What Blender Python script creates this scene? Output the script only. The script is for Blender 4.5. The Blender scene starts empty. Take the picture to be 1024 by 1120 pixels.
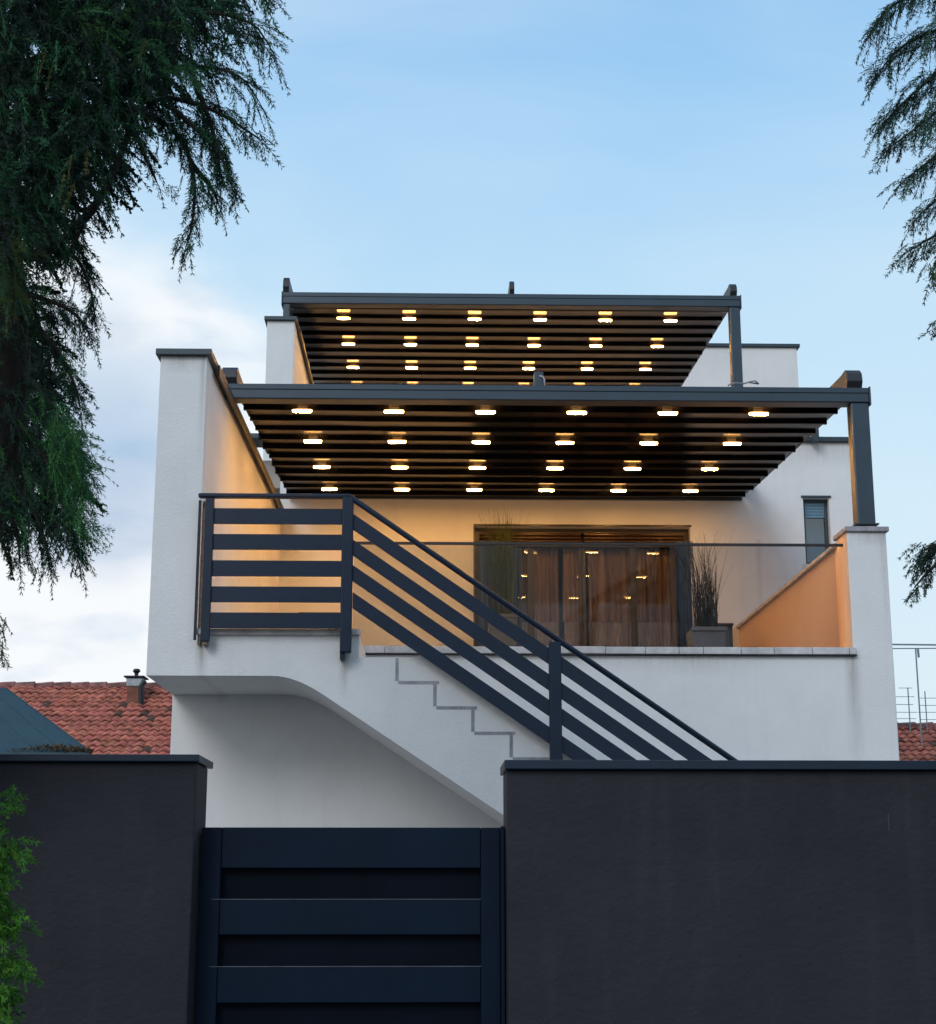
import bpy, bmesh, math, random
import numpy as np
from mathutils import Vector, Matrix
random.seed(7); rng = np.random.default_rng(7)
S = bpy.context.scene; C = S.collection
# ------------------------------------------------------------------ camera
W0, H0, F = 1024.0, 1120.0, 1740.0
EYE = 1.6
TP = 405.0/1740.0; p = math.atan(TP); a = math.atan(40.0*math.cos(p)/F)
sa, ca, sp, cp = math.sin(a), math.cos(a), math.sin(p), math.cos(p)
RV = Vector((ca, -sa, 0)); FV = Vector((sa*cp, ca*cp, sp)); UV = Vector((-sa*sp, -ca*sp, cp))
def P(px, py, Y):
    d = FV + RV*((px-512)/F) + UV*((560-py)/F)
    t = Y/d.y
    return Vector((d.x*t, Y, EYE+d.z*t))
def X_(px, py, Y): return P(px, py, Y).x
def Z_(px, py, Y): return P(px, py, Y).z
cam = bpy.data.cameras.new('camera'); co = bpy.data.objects.new('camera', cam); C.objects.link(co)
cam.sensor_fit = 'VERTICAL'; cam.sensor_height = 36; cam.lens = 36*F/H0; cam.clip_end = 2000; cam.clip_start = .05
co.location = (0, 0, EYE); co.rotation_euler = (math.pi/2+p, 0, -a); S.camera = co
# ------------------------------------------------------------------ materials
def nt(m):
    m.use_nodes = True; t = m.node_tree; t.nodes.clear(); return t
def mat(name, col, rough=.6, metal=0, var=.15, vscale=3, bump=0, bscale=80, spec=.5, bump2=0, b2scale=8, streak=0, col2=None, coat=0, stretch=(1,1,1), streak_col=(.10,.085,.07,1)):
    m = bpy.data.materials.new(name); t = nt(m); n = t.nodes; L = t.links
    out = n.new('ShaderNodeOutputMaterial'); b = n.new('ShaderNodeBsdfPrincipled')
    L.new(b.outputs[0], out.inputs[0])
    b.inputs['Metallic'].default_value = metal; b.inputs['Specular IOR Level'].default_value = spec
    b.inputs['Coat Weight'].default_value = coat
    tc = n.new('ShaderNodeTexCoord'); mp = n.new('ShaderNodeMapping'); L.new(tc.outputs['Object'], mp.inputs[0])
    mp.inputs['Scale'].default_value = stretch
    ns = n.new('ShaderNodeTexNoise'); ns.inputs['Scale'].default_value = vscale; ns.inputs['Detail'].default_value = 8; ns.inputs['Roughness'].default_value = .65
    L.new(mp.outputs[0], ns.inputs['Vector'])
    rp = n.new('ShaderNodeMapRange'); rp.inputs[1].default_value = .3; rp.inputs[2].default_value = .7
    L.new(ns.outputs[0], rp.inputs[0])
    mx = n.new('ShaderNodeMix'); mx.data_type = 'RGBA'
    c2 = col2 or tuple(c*(1-var) for c in col)
    c1 = col if col2 else tuple(min(1, c*(1+var*.5)) for c in col)
    mx.inputs[6].default_value = (*c1, 1); mx.inputs[7].default_value = (*c2, 1)
    L.new(rp.outputs[0], mx.inputs[0]); last = mx.outputs[2]
    if streak:
        m2 = n.new('ShaderNodeMapping'); L.new(tc.outputs['Object'], m2.inputs[0]); m2.inputs['Scale'].default_value = (7, 7, .55)
        n2 = n.new('ShaderNodeTexNoise'); n2.inputs['Scale'].default_value = 1.6; n2.inputs['Detail'].default_value = 5; L.new(m2.outputs[0], n2.inputs['Vector'])
        r2 = n.new('ShaderNodeMapRange'); r2.inputs[1].default_value = .55; r2.inputs[2].default_value = .8; r2.inputs[4].default_value = streak
        L.new(n2.outputs[0], r2.inputs[0])
        x2 = n.new('ShaderNodeMix'); x2.data_type = 'RGBA'; L.new(r2.outputs[0], x2.inputs[0]); L.new(last, x2.inputs[6]); x2.inputs[7].default_value = streak_col
        last = x2.outputs[2]
    L.new(last, b.inputs['Base Color'])
    rr = n.new('ShaderNodeMapRange'); rr.inputs[3].default_value = max(.02, rough-.08); rr.inputs[4].default_value = min(1, rough+.08)
    L.new(ns.outputs[0], rr.inputs[0]); L.new(rr.outputs[0], b.inputs['Roughness'])
    nrm = None
    for sc, st, dist in ((bscale, bump, .004), (b2scale, bump2, .01)):
        if st:
            bn = n.new('ShaderNodeTexNoise'); bn.inputs['Scale'].default_value = sc; bn.inputs['Detail'].default_value = 6; L.new(mp.outputs[0], bn.inputs['Vector'])
            bp = n.new('ShaderNodeBump'); bp.inputs['Strength'].default_value = st; bp.inputs['Distance'].default_value = dist
            L.new(bn.outputs[0], bp.inputs['Height'])
            if nrm: L.new(nrm, bp.inputs['Normal'])
            nrm = bp.outputs[0]
    if nrm: L.new(nrm, b.inputs['Normal'])
    return m
M = {}
M['stucco'] = mat('white_stucco', (.74,.74,.74), .9, var=.08, vscale=1.3, bump=.9, bscale=95, bump2=.2, b2scale=7, streak=.05)
def add_stain(m, spots):
    t = m.node_tree; n = t.nodes; L = t.links; b = [q for q in n if q.type == 'BSDF_PRINCIPLED'][0]
    src = b.inputs['Base Color'].links[0].from_socket
    tc = n.new('ShaderNodeTexCoord'); sx = n.new('ShaderNodeSeparateXYZ'); L.new(tc.outputs['Object'], sx.inputs[0])
    mp = n.new('ShaderNodeMapping'); mp.inputs['Scale'].default_value = (16, 16, 1.2); L.new(tc.outputs['Object'], mp.inputs[0])
    ns = n.new('ShaderNodeTexNoise'); ns.inputs['Scale'].default_value = 2; ns.inputs['Detail'].default_value = 6; L.new(mp.outputs[0], ns.inputs['Vector'])
    def M2(op, a_, b_=None, c_=None, cl=False):
        q = n.new('ShaderNodeMath'); q.operation = op; q.use_clamp = cl
        for i, v in enumerate((a_, b_, c_)):
            if v is None: continue
            if isinstance(v, (int, float)): q.inputs[i].default_value = v
            else: L.new(v, q.inputs[i])
        return q.outputs[0]
    tot = None
    for (x0, w, zt, ln, st) in spots:
        gx = M2('SUBTRACT', 1, M2('DIVIDE', M2('ABSOLUTE', M2('SUBTRACT', sx.outputs[0], x0)), w), cl=True)
        dz = M2('SUBTRACT', zt, sx.outputs[2]); gz = M2('MULTIPLY', M2('GREATER_THAN', dz, 0), M2('SUBTRACT', 1, M2('DIVIDE', dz, ln), cl=True))
        v = M2('MULTIPLY', M2('MULTIPLY', gx, gz), st); tot = v if tot is None else M2('ADD', tot, v)
    tot = M2('MULTIPLY', tot, M2('MULTIPLY_ADD', ns.outputs[0], 2.4, -.35, cl=True), cl=True)
    mx = n.new('ShaderNodeMix'); mx.data_type = 'RGBA'; L.new(tot, mx.inputs[0]); L.new(src, mx.inputs[6]); mx.inputs[7].default_value = (.17,.14,.11,1)
    L.new(mx.outputs[2], b.inputs['Base Color'])
add_stain(M['stucco'], [(X_(932,720,11.6), .07, Z_(932,716,11.6), 1.0, .55), (X_(760,720,11.6), .6, Z_(760,716,11.6), .16, .35), (X_(600,720,11.6), .9, Z_(600,716,11.6), .13, .35),
    (X_(221,705,10.5), .05, Z_(221,702,10.5), .30, .8), (X_(377,715,10.5), .045, Z_(377,712,10.5), .32, .7), (X_(200,390,10.5), .19, Z_(200,389,10.5), .14, .5), (X_(223,390,10.5), .03, Z_(200,389,10.5), .8, .4),
    (X_(955,585,11.6), .2, Z_(955,582,11.6), .12, .45), (X_(965,585,11.6), .03, Z_(955,582,11.6), .9, .3), (X_(895,484,16), .6, Z_(895,483,16), .3, .35), (X_(880,617,16), .04, Z_(880,617,16), .6, .4), (X_(830,600,16), .05, Z_(830,590,16), 1.3, .25)])
M['dark_stucco'] = mat('dark_stucco', (.0235,.0240,.031), .85, var=.22, vscale=1.8, bump=.9, bscale=60, bump2=.6, b2scale=26, streak=.18, streak_col=(.06,.06,.065,1), stretch=(1,1,1.15), spec=.3)
M['cap'] = mat('anthracite_metal_cap', (.030,.050,.066), .42, metal=.2, var=.2, vscale=4, bump=.1, bscale=20, streak=.15, streak_col=(.12,.14,.15,1))
M['capdark'] = mat('navy_metal_cap', (.009,.020,.040), .42, metal=0, spec=.3, var=.2, vscale=5, bump=.1, bscale=14)
M['navy'] = mat('navy_painted_steel', (.0095,.021,.045), .45, var=.16, vscale=6, bump=.06, bscale=120, spec=.3)
M['gate'] = mat('dark_navy_steel', (.0018,.0095,.024), .5, spec=.12, var=.25, vscale=2.5, bump=.08, bscale=90)
M['gate_panel'] = mat('dark_navy_panel', (.0012,.004,.010), .6, spec=.08, var=.3, vscale=3)
M['edge'] = mat('pale_glint_drip_and_trim', (.08,.10,.13), .5, var=.5, vscale=12)  # pale tone: painted glint on gate rails; also paint drip and jamb trim
M['pframe'] = mat('anthracite_aluminium', (.035,.055,.075), .38, metal=.25, var=.12, vscale=5, bump=.05, bscale=60)
M['pdark'] = mat('black_plastic_cap', (.022,.022,.026), .5, var=.3, vscale=9)
M['louver'] = mat('anthracite_pvc_fabric', (.0055,.005,.006), .17, var=.2, vscale=2.2, bump=.03, bscale=9, spec=.12, stretch=(1,3,1), )
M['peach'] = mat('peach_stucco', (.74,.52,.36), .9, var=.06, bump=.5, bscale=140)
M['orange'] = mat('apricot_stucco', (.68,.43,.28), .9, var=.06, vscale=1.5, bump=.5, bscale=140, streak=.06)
M['tile'] = mat('grey_stone_tile', (.56,.54,.54), .7, var=.35, vscale=7, bump=.3, bscale=60, streak=.25, streak_col=(.2,.19,.2,1))
M['joint'] = mat('grey_joint_tile', (.33,.33,.36), .85, var=.4, vscale=14, bump=.3, bscale=50)
M['rust'] = mat('flaky_sealant', (.26,.20,.16), .9, var=.6, vscale=30, bump=.6, bscale=50)
M['door'] = mat('dark_brown_frame', (.030,.020,.015), .35, var=.2, vscale=8)
M['shutter'] = mat('brown_shutter_slats', (.07,.04,.024), .25, var=.3, vscale=4, metal=.5)
M['bshutter'] = mat('blue_grey_shutter', (.13,.24,.33), .5, var=.2, vscale=6)
M['curtain'] = mat('brown_sheer_curtain', (.38,.25,.18), .8, col2=(.12,.08,.065), vscale=1.5, stretch=(10,10,.35), bump=.3, bscale=12)
M['hem'] = mat('pale_curtain_hem', (.33,.30,.31), .85, var=.3, vscale=6, stretch=(8,8,1))
M['bluecurt'] = mat('blue_grey_string_curtain', (.035,.085,.19), .7, col2=(.012,.03,.07), vscale=2, stretch=(22,22,.3))
M['floor'] = mat('terrace_floor', (.34,.30,.27), .6, var=.2)
M['room'] = mat('room_plaster', (.25,.2,.16), .9)
M['pot'] = mat('grey_planter', (.075,.095,.12), .6, var=.2, vscale=8, bump=.2, bscale=40)
M['soil'] = mat('soil', (.03,.022,.015), .95, bump=.8, bscale=30)
M['black'] = mat('black_plastic', (.01,.012,.016), .5)
M['white_cable'] = mat('pale_cable', (.5,.5,.5), .6)
M['asphalt'] = mat('asphalt', (.05,.05,.052), .9, var=.3, vscale=2, bump=.7, bscale=60)
M['pave'] = mat('pavement', (.22,.21,.20), .9, var=.25, vscale=3, bump=.4, bscale=40)
M['ground'] = mat('ground_dry_grass', (.10,.11,.05), .95, var=.4, vscale=.6, bump=.6, bscale=8)
M['paint'] = mat('road_paint', (.7,.7,.68), .8, var=.2)
M['tarp'] = mat('teal_sheet_metal', (.020,.062,.080), .42, col2=(.010,.036,.052), vscale=1.2, bump=.3, bscale=6, streak=.2, streak_col=(.10,.15,.16,1))
M['moss'] = mat('moss_and_leaf_litter', (.045,.055,.015), .95, col2=(.11,.05,.025), vscale=9, bump=1, bscale=40)
M['render2'] = mat('cream_render', (.5,.45,.38), .9, var=.15)
M['galv'] = mat('galvanised_metal', (.30,.33,.36), .45, metal=.5, var=.3, vscale=7)
M['antenna'] = mat('antenna_metal', (.16,.21,.25), .5, var=.2)
M['bark'] = mat('brown_bark', (.032,.021,.015), .95, col2=(.010,.008,.008), vscale=5, bump=1, bscale=22, bump2=1, b2scale=7, stretch=(3,3,.6))
def attr_mat(name, rough=.7, trans=0, scale=1.0, bump=0, spec=.5):
    m = bpy.data.materials.new(name); t = nt(m); n = t.nodes; L = t.links
    out = n.new('ShaderNodeOutputMaterial'); b = n.new('ShaderNodeBsdfPrincipled'); at = n.new('ShaderNodeAttribute'); at.attribute_name = 'tint'
    b.inputs['Roughness'].default_value = rough; b.inputs['Specular IOR Level'].default_value = spec
    src = at.outputs['Color']
    if bump:
        tc = n.new('ShaderNodeTexCoord'); ns = n.new('ShaderNodeTexNoise'); ns.inputs['Scale'].default_value = 9; ns.inputs['Detail'].default_value = 8
        L.new(tc.outputs['Object'], ns.inputs['Vector'])
        mx = n.new('ShaderNodeMix'); mx.data_type = 'RGBA'; mx.blend_type = 'MULTIPLY'; mx.inputs[0].default_value = .8
        rp = n.new('ShaderNodeValToRGB'); rp.color_ramp.elements[0].position = .32; rp.color_ramp.elements[0].color = (.3,.26,.25,1); rp.color_ramp.elements[1].position = .6; rp.color_ramp.elements[1].color = (1,1,1,1)
        L.new(ns.outputs[0], rp.inputs[0]); L.new(src, mx.inputs[6]); L.new(rp.outputs[0], mx.inputs[7]); src = mx.outputs[2]
        bp = n.new('ShaderNodeBump'); bp.inputs['Strength'].default_value = bump; bp.inputs['Distance'].default_value = .01; L.new(ns.outputs[0], bp.inputs['Height']); L.new(bp.outputs[0], b.inputs['Normal'])
    L.new(src, b.inputs['Base Color'])
    if trans:
        tr = n.new('ShaderNodeBsdfTranslucent'); L.new(src, tr.inputs[0]); ms = n.new('ShaderNodeMixShader'); ms.inputs[0].default_value = trans
        L.new(b.outputs[0], ms.inputs[1]); L.new(tr.outputs[0], ms.inputs[2]); L.new(ms.outputs[0], out.inputs[0])
    else: L.new(b.outputs[0], out.inputs[0])
    return m
M['leaf'] = attr_mat('conifer_needles', .75, .25, spec=.25)
M['rooftile'] = attr_mat('clay_roof_tiles', .85, 0, bump=.6)
def lamp_mat():
    m = bpy.data.materials.new('warm_led_lens'); t = nt(m); n = t.nodes; L = t.links
    out = n.new('ShaderNodeOutputMaterial'); e = n.new('ShaderNodeEmission'); e.inputs[0].default_value = (1,.485,.13,1); e.inputs[1].default_value = LAMP
    oi = n.new('ShaderNodeObjectInfo'); mr = n.new('ShaderNodeMapRange'); mr.inputs[3].default_value = LAMP*.8; mr.inputs[4].default_value = LAMP*1.2; L.new(oi.outputs['Random'], mr.inputs[0]); L.new(mr.outputs[0], e.inputs[1])
    L.new(e.outputs[0], out.inputs[0]); return m
LAMP = 400.0
M['lamp'] = lamp_mat()
_r = LAMP; LAMP = 34.0; M['lamp_rim'] = lamp_mat(); M['lamp_rim'].name = 'warm_led_rim'; LAMP = _r
def glass_mat(name, tint, refl=.12, rough=.0):
    m = bpy.data.materials.new(name); t = nt(m); n = t.nodes; L = t.links
    out = n.new('ShaderNodeOutputMaterial'); tr = n.new('ShaderNodeBsdfTransparent'); tr.inputs[0].default_value = (*tint, 1)
    gl = n.new('ShaderNodeBsdfGlossy'); gl.inputs['Roughness'].default_value = rough
    fr = n.new('ShaderNodeFresnel'); fr.inputs[0].default_value = 1.5
    ad = n.new('ShaderNodeMath'); ad.operation = 'ADD'; ad.inputs[1].default_value = refl; ad.use_clamp = True; mu = n.new('ShaderNodeMath'); mu.operation = 'MULTIPLY'; mu.inputs[1].default_value = .6; L.new(fr.outputs[0], mu.inputs[0]); L.new(mu.outputs[0], ad.inputs[0])
    ms = n.new('ShaderNodeMixShader'); L.new(ad.outputs[0], ms.inputs[0]); L.new(tr.outputs[0], ms.inputs[1]); L.new(gl.outputs[0], ms.inputs[2]); L.new(ms.outputs[0], out.inputs[0])
    return m
M['glass_rail'] = glass_mat('smoked_glass', (.62,.67,.75), .0)
M['glass'] = glass_mat('door_glass', (.9,.9,.92), .01, .012)
M['glass_win'] = glass_mat('window_glass', (.5,.55,.6), .15)
# ------------------------------------------------------------------ builders
def children(o): return [c for c in bpy.data.objects if c.parent == o]
def tag(o, label=None, cat=None, group=None, kind=None):
    if label: o['label'] = label
    if cat: o['category'] = cat
    if group: o['group'] = group
    if kind: o['kind'] = kind
    return o
def thing(name, label, cat, loc=(0,0,0), group=None):
    o = bpy.data.objects.new(name, None); C.objects.link(o); o.location = loc; o.empty_display_size = .2
    tag(o, label, cat, group); return o
class MB:
    def __init__(s): s.v = []; s.f = []
    def add(s, v, f):
        n = len(s.v); s.v += [tuple(x) for x in v]; s.f += [tuple(i+n for i in q) for q in f]; return s
    def box(s, x0, x1, y0, y1, z0, z1):
        x0, x1 = sorted((x0, x1)); y0, y1 = sorted((y0, y1)); z0, z1 = sorted((z0, z1))
        return s.add([(x0,y0,z0),(x1,y0,z0),(x1,y1,z0),(x0,y1,z0),(x0,y0,z1),(x1,y0,z1),(x1,y1,z1),(x0,y1,z1)],
                     [(0,3,2,1),(4,5,6,7),(0,1,5,4),(1,2,6,5),(2,3,7,6),(3,0,4,7)])
    def prism(s, pts, axis, a0, a1):
        # pts 2D polygon; axis 'y': pts are (x,z) extruded along y ; axis 'x': pts are (y,z) extruded along x
        n = len(pts)
        mk = (lambda q, t: (q[0], t, q[1])) if axis == 'y' else ((lambda q, t: (t, q[0], q[1])) if axis == 'x' else (lambda q, t: (q[0], q[1], t)))
        v = [mk(q, a0) for q in pts]+[mk(q, a1) for q in pts]
        f = [tuple(range(n)), tuple(range(2*n-1, n-1, -1))]+[(i, (i+1) % n+0, (i+1) % n+n, i+n)[::-1] for i in range(n)]
        return s.add(v, f)
    def tube(s, pts, r, seg=8, cap=True):
        pts = [Vector(q) for q in pts]; rs = r if isinstance(r, (list, tuple)) else [r]*len(pts)
        v = []; f = []; up = None
        for i, q in enumerate(pts):
            d = (pts[min(i+1, len(pts)-1)]-pts[max(i-1, 0)]).normalized()
            if up is None: up = Vector((0,0,1)) if abs(d.z) < .9 else Vector((0,1,0))
            s1 = d.cross(up).normalized(); up = s1.cross(d).normalized()
            for k in range(seg):
                t = 2*math.pi*k/seg; v.append(q+(s1*math.cos(t)+up*math.sin(t))*rs[i])
        for i in range(len(pts)-1):
            for k in range(seg):
                k2 = (k+1) % seg; f.append((i*seg+k, i*seg+k2, (i+1)*seg+k2, (i+1)*seg+k))
        if cap: f += [tuple(range(seg))[::-1], tuple((len(pts)-1)*seg+k for k in range(seg))]
        return s.add(v, f)
    def build(s, name, m, parent=None, bevel=0, smooth=False, label=None, loc=None):
        me = bpy.data.meshes.new(name); me.from_pydata(s.v, [], s.f)
        bm = bmesh.new(); bm.from_mesh(me); bmesh.ops.recalc_face_normals(bm, faces=bm.faces); bm.to_mesh(me); bm.free()
        me.materials.append(m)
        if smooth: me.polygons.foreach_set('use_smooth', [True]*len(me.polygons))
        o = bpy.data.objects.new(name, me); C.objects.link(o)
        if parent is not None:
            o.parent = parent; w = parent
            off = Vector((0,0,0))
            while w is not None: off += w.location; w = w.parent
            me.transform(Matrix.Translation(-off))
        if bevel:
            b = o.modifiers.new('bevel', 'BEVEL'); b.width = bevel; b.segments = 2; b.limit_method = 'ANGLE'; b.angle_limit = math.radians(40)
        if label: o['label'] = label
        return o
def wall_holes(mb, x0, x1, z0, z1, y0, y1, holes):
    xs = sorted({x0, x1, *[h[0] for h in holes], *[h[1] for h in holes]}); zs = sorted({z0, z1, *[h[2] for h in holes], *[h[3] for h in holes]})
    def solid(i, j):
        if i < 0 or j < 0 or i >= len(xs)-1 or j >= len(zs)-1: return False
        cx, cz = (xs[i]+xs[i+1])/2, (zs[j]+zs[j+1])/2
        return not any(h[0] < cx < h[1] and h[2] < cz < h[3] for h in holes)
    for i in range(len(xs)-1):
        for j in range(len(zs)-1):
            if not solid(i, j): continue
            A, B, c, d = xs[i], xs[i+1], zs[j], zs[j+1]
            mb.add([(A,y0,c),(B,y0,c),(B,y0,d),(A,y0,d)], [(0,1,2,3)]); mb.add([(A,y1,c),(B,y1,c),(B,y1,d),(A,y1,d)], [(3,2,1,0)])
            if not solid(i-1, j): mb.add([(A,y0,c),(A,y1,c),(A,y1,d),(A,y0,d)], [(3,2,1,0)])
            if not solid(i+1, j): mb.add([(B,y0,c),(B,y1,c),(B,y1,d),(B,y0,d)], [(0,1,2,3)])
            if not solid(i, j-1): mb.add([(A,y0,c),(B,y0,c),(B,y1,c),(A,y1,c)], [(0,1,2,3)])
            if not solid(i, j+1): mb.add([(A,y0,d),(B,y0,d),(B,y1,d),(A,y1,d)], [(3,2,1,0)])
# ------------------------------------------------------------------ ground
def struct(name, mb, m): return tag(mb.build(name, m), name.replace('_', ' '), None, None, 'structure')
o = MB().add([(-400,-400,0),(400,-400,0),(400,600,0),(-400,600,0)], [(0,1,2,3)]).build('ground', M['ground']); tag(o, kind='structure')
o = MB().add([(-120,-6,.004),(120,-6,.004),(120,3.6,.004),(-120,3.6,.004)], [(0,1,2,3)]).build('road', M['asphalt']); tag(o, kind='structure')
mbm = MB()
for k in range(-20, 20): mbm.box(k*4, k*4+2, -1.3, -1.18, .004, .008)
tag(mbm.build('road_marking', M['paint']), kind='structure')
tag(MB().box(-120, 120, 3.6, 3.75, 0, .13).build('kerb', M['tile'], bevel=.015), kind='structure')
tag(MB().box(-120, 120, 3.753, 5.99, 0, .125).build('pavement', M['pave']), kind='structure')
tag(MB().box(-9, 9, 6.4, 25, .0, .03).build('courtyard', M['pave']), kind='structure')
# ------------------------------------------------------------------ boundary walls and gate
YW = 6.0
xl = X_(213, 900, YW); xr = X_(554.5, 900, YW); zc = Z_(215, 834, YW); zct = Z_(214, 825, YW-.03)
lw = thing('boundary_wall', 'dark grey rendered garden wall to the left of the gate', 'garden wall', (xl-2, YW, 0))
MB().box(-7, xl, YW, YW+.30, 0, zc).build('wall', M['dark_stucco'], lw, bevel=.008)
MB().box(-7.02, X_(214.5, 830, YW-.03)+.012, YW-.03, YW+.36, zc+.001, zct).build('coping', M['capdark'], lw, bevel=.004)
zr = Z_(560, 842, YW); zrt = Z_(560, 831, YW-.03)
rw = thing('boundary_wall', 'long dark grey rendered garden wall to the right of the gate', 'garden wall', (xr+2, YW, 0))
MB().box(xr, 8, YW, YW+.30, 0, zr).build('wall', M['dark_stucco'], rw, bevel=.008)
xq = X_(552, 836, YW-.03)
while xq < 8:
    xn = min(xq+2.0, 8.02); MB().box(xq, xn-.003, YW-.03, YW+.36, zr+.001, zrt).build('coping', M['capdark'], rw, bevel=.003); xq = xn
MB().box(X_(972, 900, YW)-.0007, X_(972, 900, YW)+.0007, YW-.0015, YW+.001, Z_(972, 908, YW), Z_(972, 890, YW)).build('paint_drip', M['edge'], rw)
YG = 6.14
gx0, gx1 = xl+.004, xr-.003; gt = Z_(385, 905, YG)
gt_o = thing('gate', 'dark navy steel gate with sunken horizontal panels between the dark walls', 'gate', ((gx0+gx1)/2, YG, 0))
sl0 = X_(241, 965, YG); sr0 = X_(526, 965, YG)
MB().box(gx0, X_(546, 965, YG)-.002, YG+.045, YG+.055, .1, gt-.02).build('panel', M['gate_panel'], gt_o)
MB().box(gx0+.003, sl0, YG, YG+.044, .08, gt).build('stile', M['gate'], gt_o, bevel=.004)
MB().box(sr0, X_(547.3, 965, YG), YG, YG+.044, .08, gt).build('stile', M['gate'], gt_o, bevel=.004)
MB().box(X_(547.5, 965, YG), gx1, YG-.03, YG+.10, .05, gt+.004).build('gate_post', M['gate'], gt_o, bevel=.004)
zb = [Z_(385, y, YG) for y in (905, 949.5, 984, 1022.5, 1058, 1098)]
step = zb[1]-zb[3]
rails = [(zb[1], zb[0])]; k = 0
top = zb[2]
while top > .2:
    rails.append((max(.08, top-(zb[2]-zb[3])), top)); top -= step
for (z0, z1) in rails:
    r_ = MB().box(sl0+.001, sr0-.001, YG+.001, YG+.043, z0, z1).build('rail', M['gate'], gt_o, bevel=.003)
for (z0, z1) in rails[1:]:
    MB().box(sl0-.03, sr0+.002, YG-.0015, YG+.02, z1+.0005, z1+.0028).build('bevel_glint', M['edge'], gt_o)  # pale strips paint in the light caught by each rail's upper bevel
# ------------------------------------------------------------------ the house
Y1, Y2, YB = 10.5, 11.6, 16.0
XL = X_(160, 738, Y1); XLi = X_(226.5, 392, Y1); zLW = Z_(226, 390, Y1)
zs0 = Z_(250, 739, Y1); zLand = Z_(250, 692, Y1)
XR = X_(984, 828, Y2); XPi = X_(929.5, 640, Y2)
house = thing('house', 'white stucco modern house with outside staircase and terraces', 'house', (0, Y2, 0))
# landing + staircase slab
x393 = X_(393, 720, Y1); tread = X_(473, 748, Y1)-X_(434, 748, Y1); tread = (X_(559,803,Y1)-X_(434,748,Y1))/3
x434 = X_(434, 735, Y1); zst = [Z_(434, 720, Y1), Z_(450, 748, Y1)]
rise = (Z_(434,720,Y1)-Z_(559,803,Y1))/3
# land cantilever profile (x,z)
A0 = P(298, 739, Y1); B0 = P(354, 760, Y1); E0 = P(553, 893, Y1)
prof = [(XL, zs0)]
c1 = (A0.x, zs0); c2 = (B0.x, B0.z); mid = (B0.x+(zs0-B0.z)*(E0.x-B0.x)/(E0.z-B0.z), zs0)
for i in range(9):
    t = i/8; prof.append(((1-t)**2*c1[0]+2*t*(1-t)*mid[0]+t*t*c2[0], (1-t)**2*c1[1]+2*t*(1-t)*mid[1]+t*t*c2[1]))
sl = (E0.z-B0.z)/(E0.x-B0.x); xe = E0.x+(0-E0.z)/sl
prof.append((xe, 0)); 
steps = []; x = x434; z = zst[0]; 
while z > .12: steps.append((x, z)); x += tread; z -= rise
xend = x
prof.append((max(xend, xe+.3), 0))
top = []
xs_ = x434-tread
top.append((xs_, zLand))
for (sx, sz) in steps: top += [(sx-tread, sz), (sx, sz)]
# remove dup first
poly = prof+[(steps[-1][0], 0)] if False else prof
poly = poly[:-1]+[(steps[-1][0], 0)]+top[::-1]+[(XL, zLand)]
up0 = P(462, 713, Y1); up1 = P(1000, 713+538*.687, Y1); ups = (up1.z-up0.z)/(up1.x-up0.x)
cut = [(x_, z_) for (x_, z_) in prof]
fp = prof[:-1]+[(xe, 0), (up0.x+(0-up0.z)/ups, 0), (up0.x, up0.z), (X_(458,719,Y1), Z_(458,719,Y1)), (xs_, Z_(458,719,Y1)), (xs_, zLand), (XL, zLand)]
fp = [q for i, q in enumerate(fp) if i == 0 or (abs(q[0]-fp[i-1][0])+abs(q[1]-fp[i-1][1])) > 1e-5]
stair = MB().prism(fp, 'y', Y1, Y1+.14).build('staircase', M['stucco'], house)
MB().prism(poly, 'y', Y1+.1405, Y2-.002).build('steps', M['stucco'], stair)
mj = MB()
for i, (sx, sz) in enumerate(steps):
    if i: mj.box(sx-tread+.012, sx+.028, Y1-.003, Y1+.02, sz-.004, sz+.016)
    mj.box(sx-.009, sx+.012, Y1-.0025, Y1+.02, sz-rise+.0165, sz-.0045 if i else sz+.0)
mj.build('stair_tiles', M['joint'], stair)
MB().box(XLi+.002, xs_+.01, Y1-.032, Y1-.0005, zLand-.016, zLand+.022).build('landing_edge', M['tile'], stair, bevel=.004)
# walls
XLs = XL
zcop_b = Z_(660, 716.5, Y2-.02); zcop_t = Z_(660, 707.5, Y2-.03)
mb = MB(); mb.box(XL+.0, XR-.0, Y2, Y2+.25, 0, zcop_b)
mb.build('front_wall', M['stucco'], house, bevel=.006)
MB().prism([(XL, zs0+.0), (XLi, zLand), (XLi, zLW), (XL, zLW)] if False else [(XL+.0005, zLand-.001), (XLi, zLand-.001), (XLi, zLW), (XL+.0005, zLW)], 'y', Y1+.0001, Y2-.0012).build('side_wall', M['stucco'], house)
zWB = Z_(311, 563, YB); sw = (zWB-zLW)/(YB-Y1); zw_ = lambda y: zLW+(y-Y1)*sw
MB().prism([(Y2-.001, zcop_b+.001), (YB, zcop_b+.001), (YB, zWB), (Y2-.001, zw_(Y2))], 'x', XL+.001, XLi).build('side_wall', M['stucco'], house)
MB().box(XL+.001, XL+.3, Y2+.26, YB+8, 0, zcop_b).build('side_wall', M['stucco'], house)
zw = zLW
def strip(x0, x1, y0, y1, z0, z1, name='coping', m='cap', b=.004): return MB().box(x0, x1, y0, y1, z0, z1).build(name, M[m], house, bevel=b)
zct = Z_(205, 381, Y1-.04)
MB().prism([(Y1-.04, zLW+.001), (Y2, zw_(Y2)+.001), (YB, zWB+.001), (YB, zWB+zct-zLW), (Y1-.04, zct)], 'x', XL-.03, XLi+.035).build('coping', M['cap'], house, bevel=.004)
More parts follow.
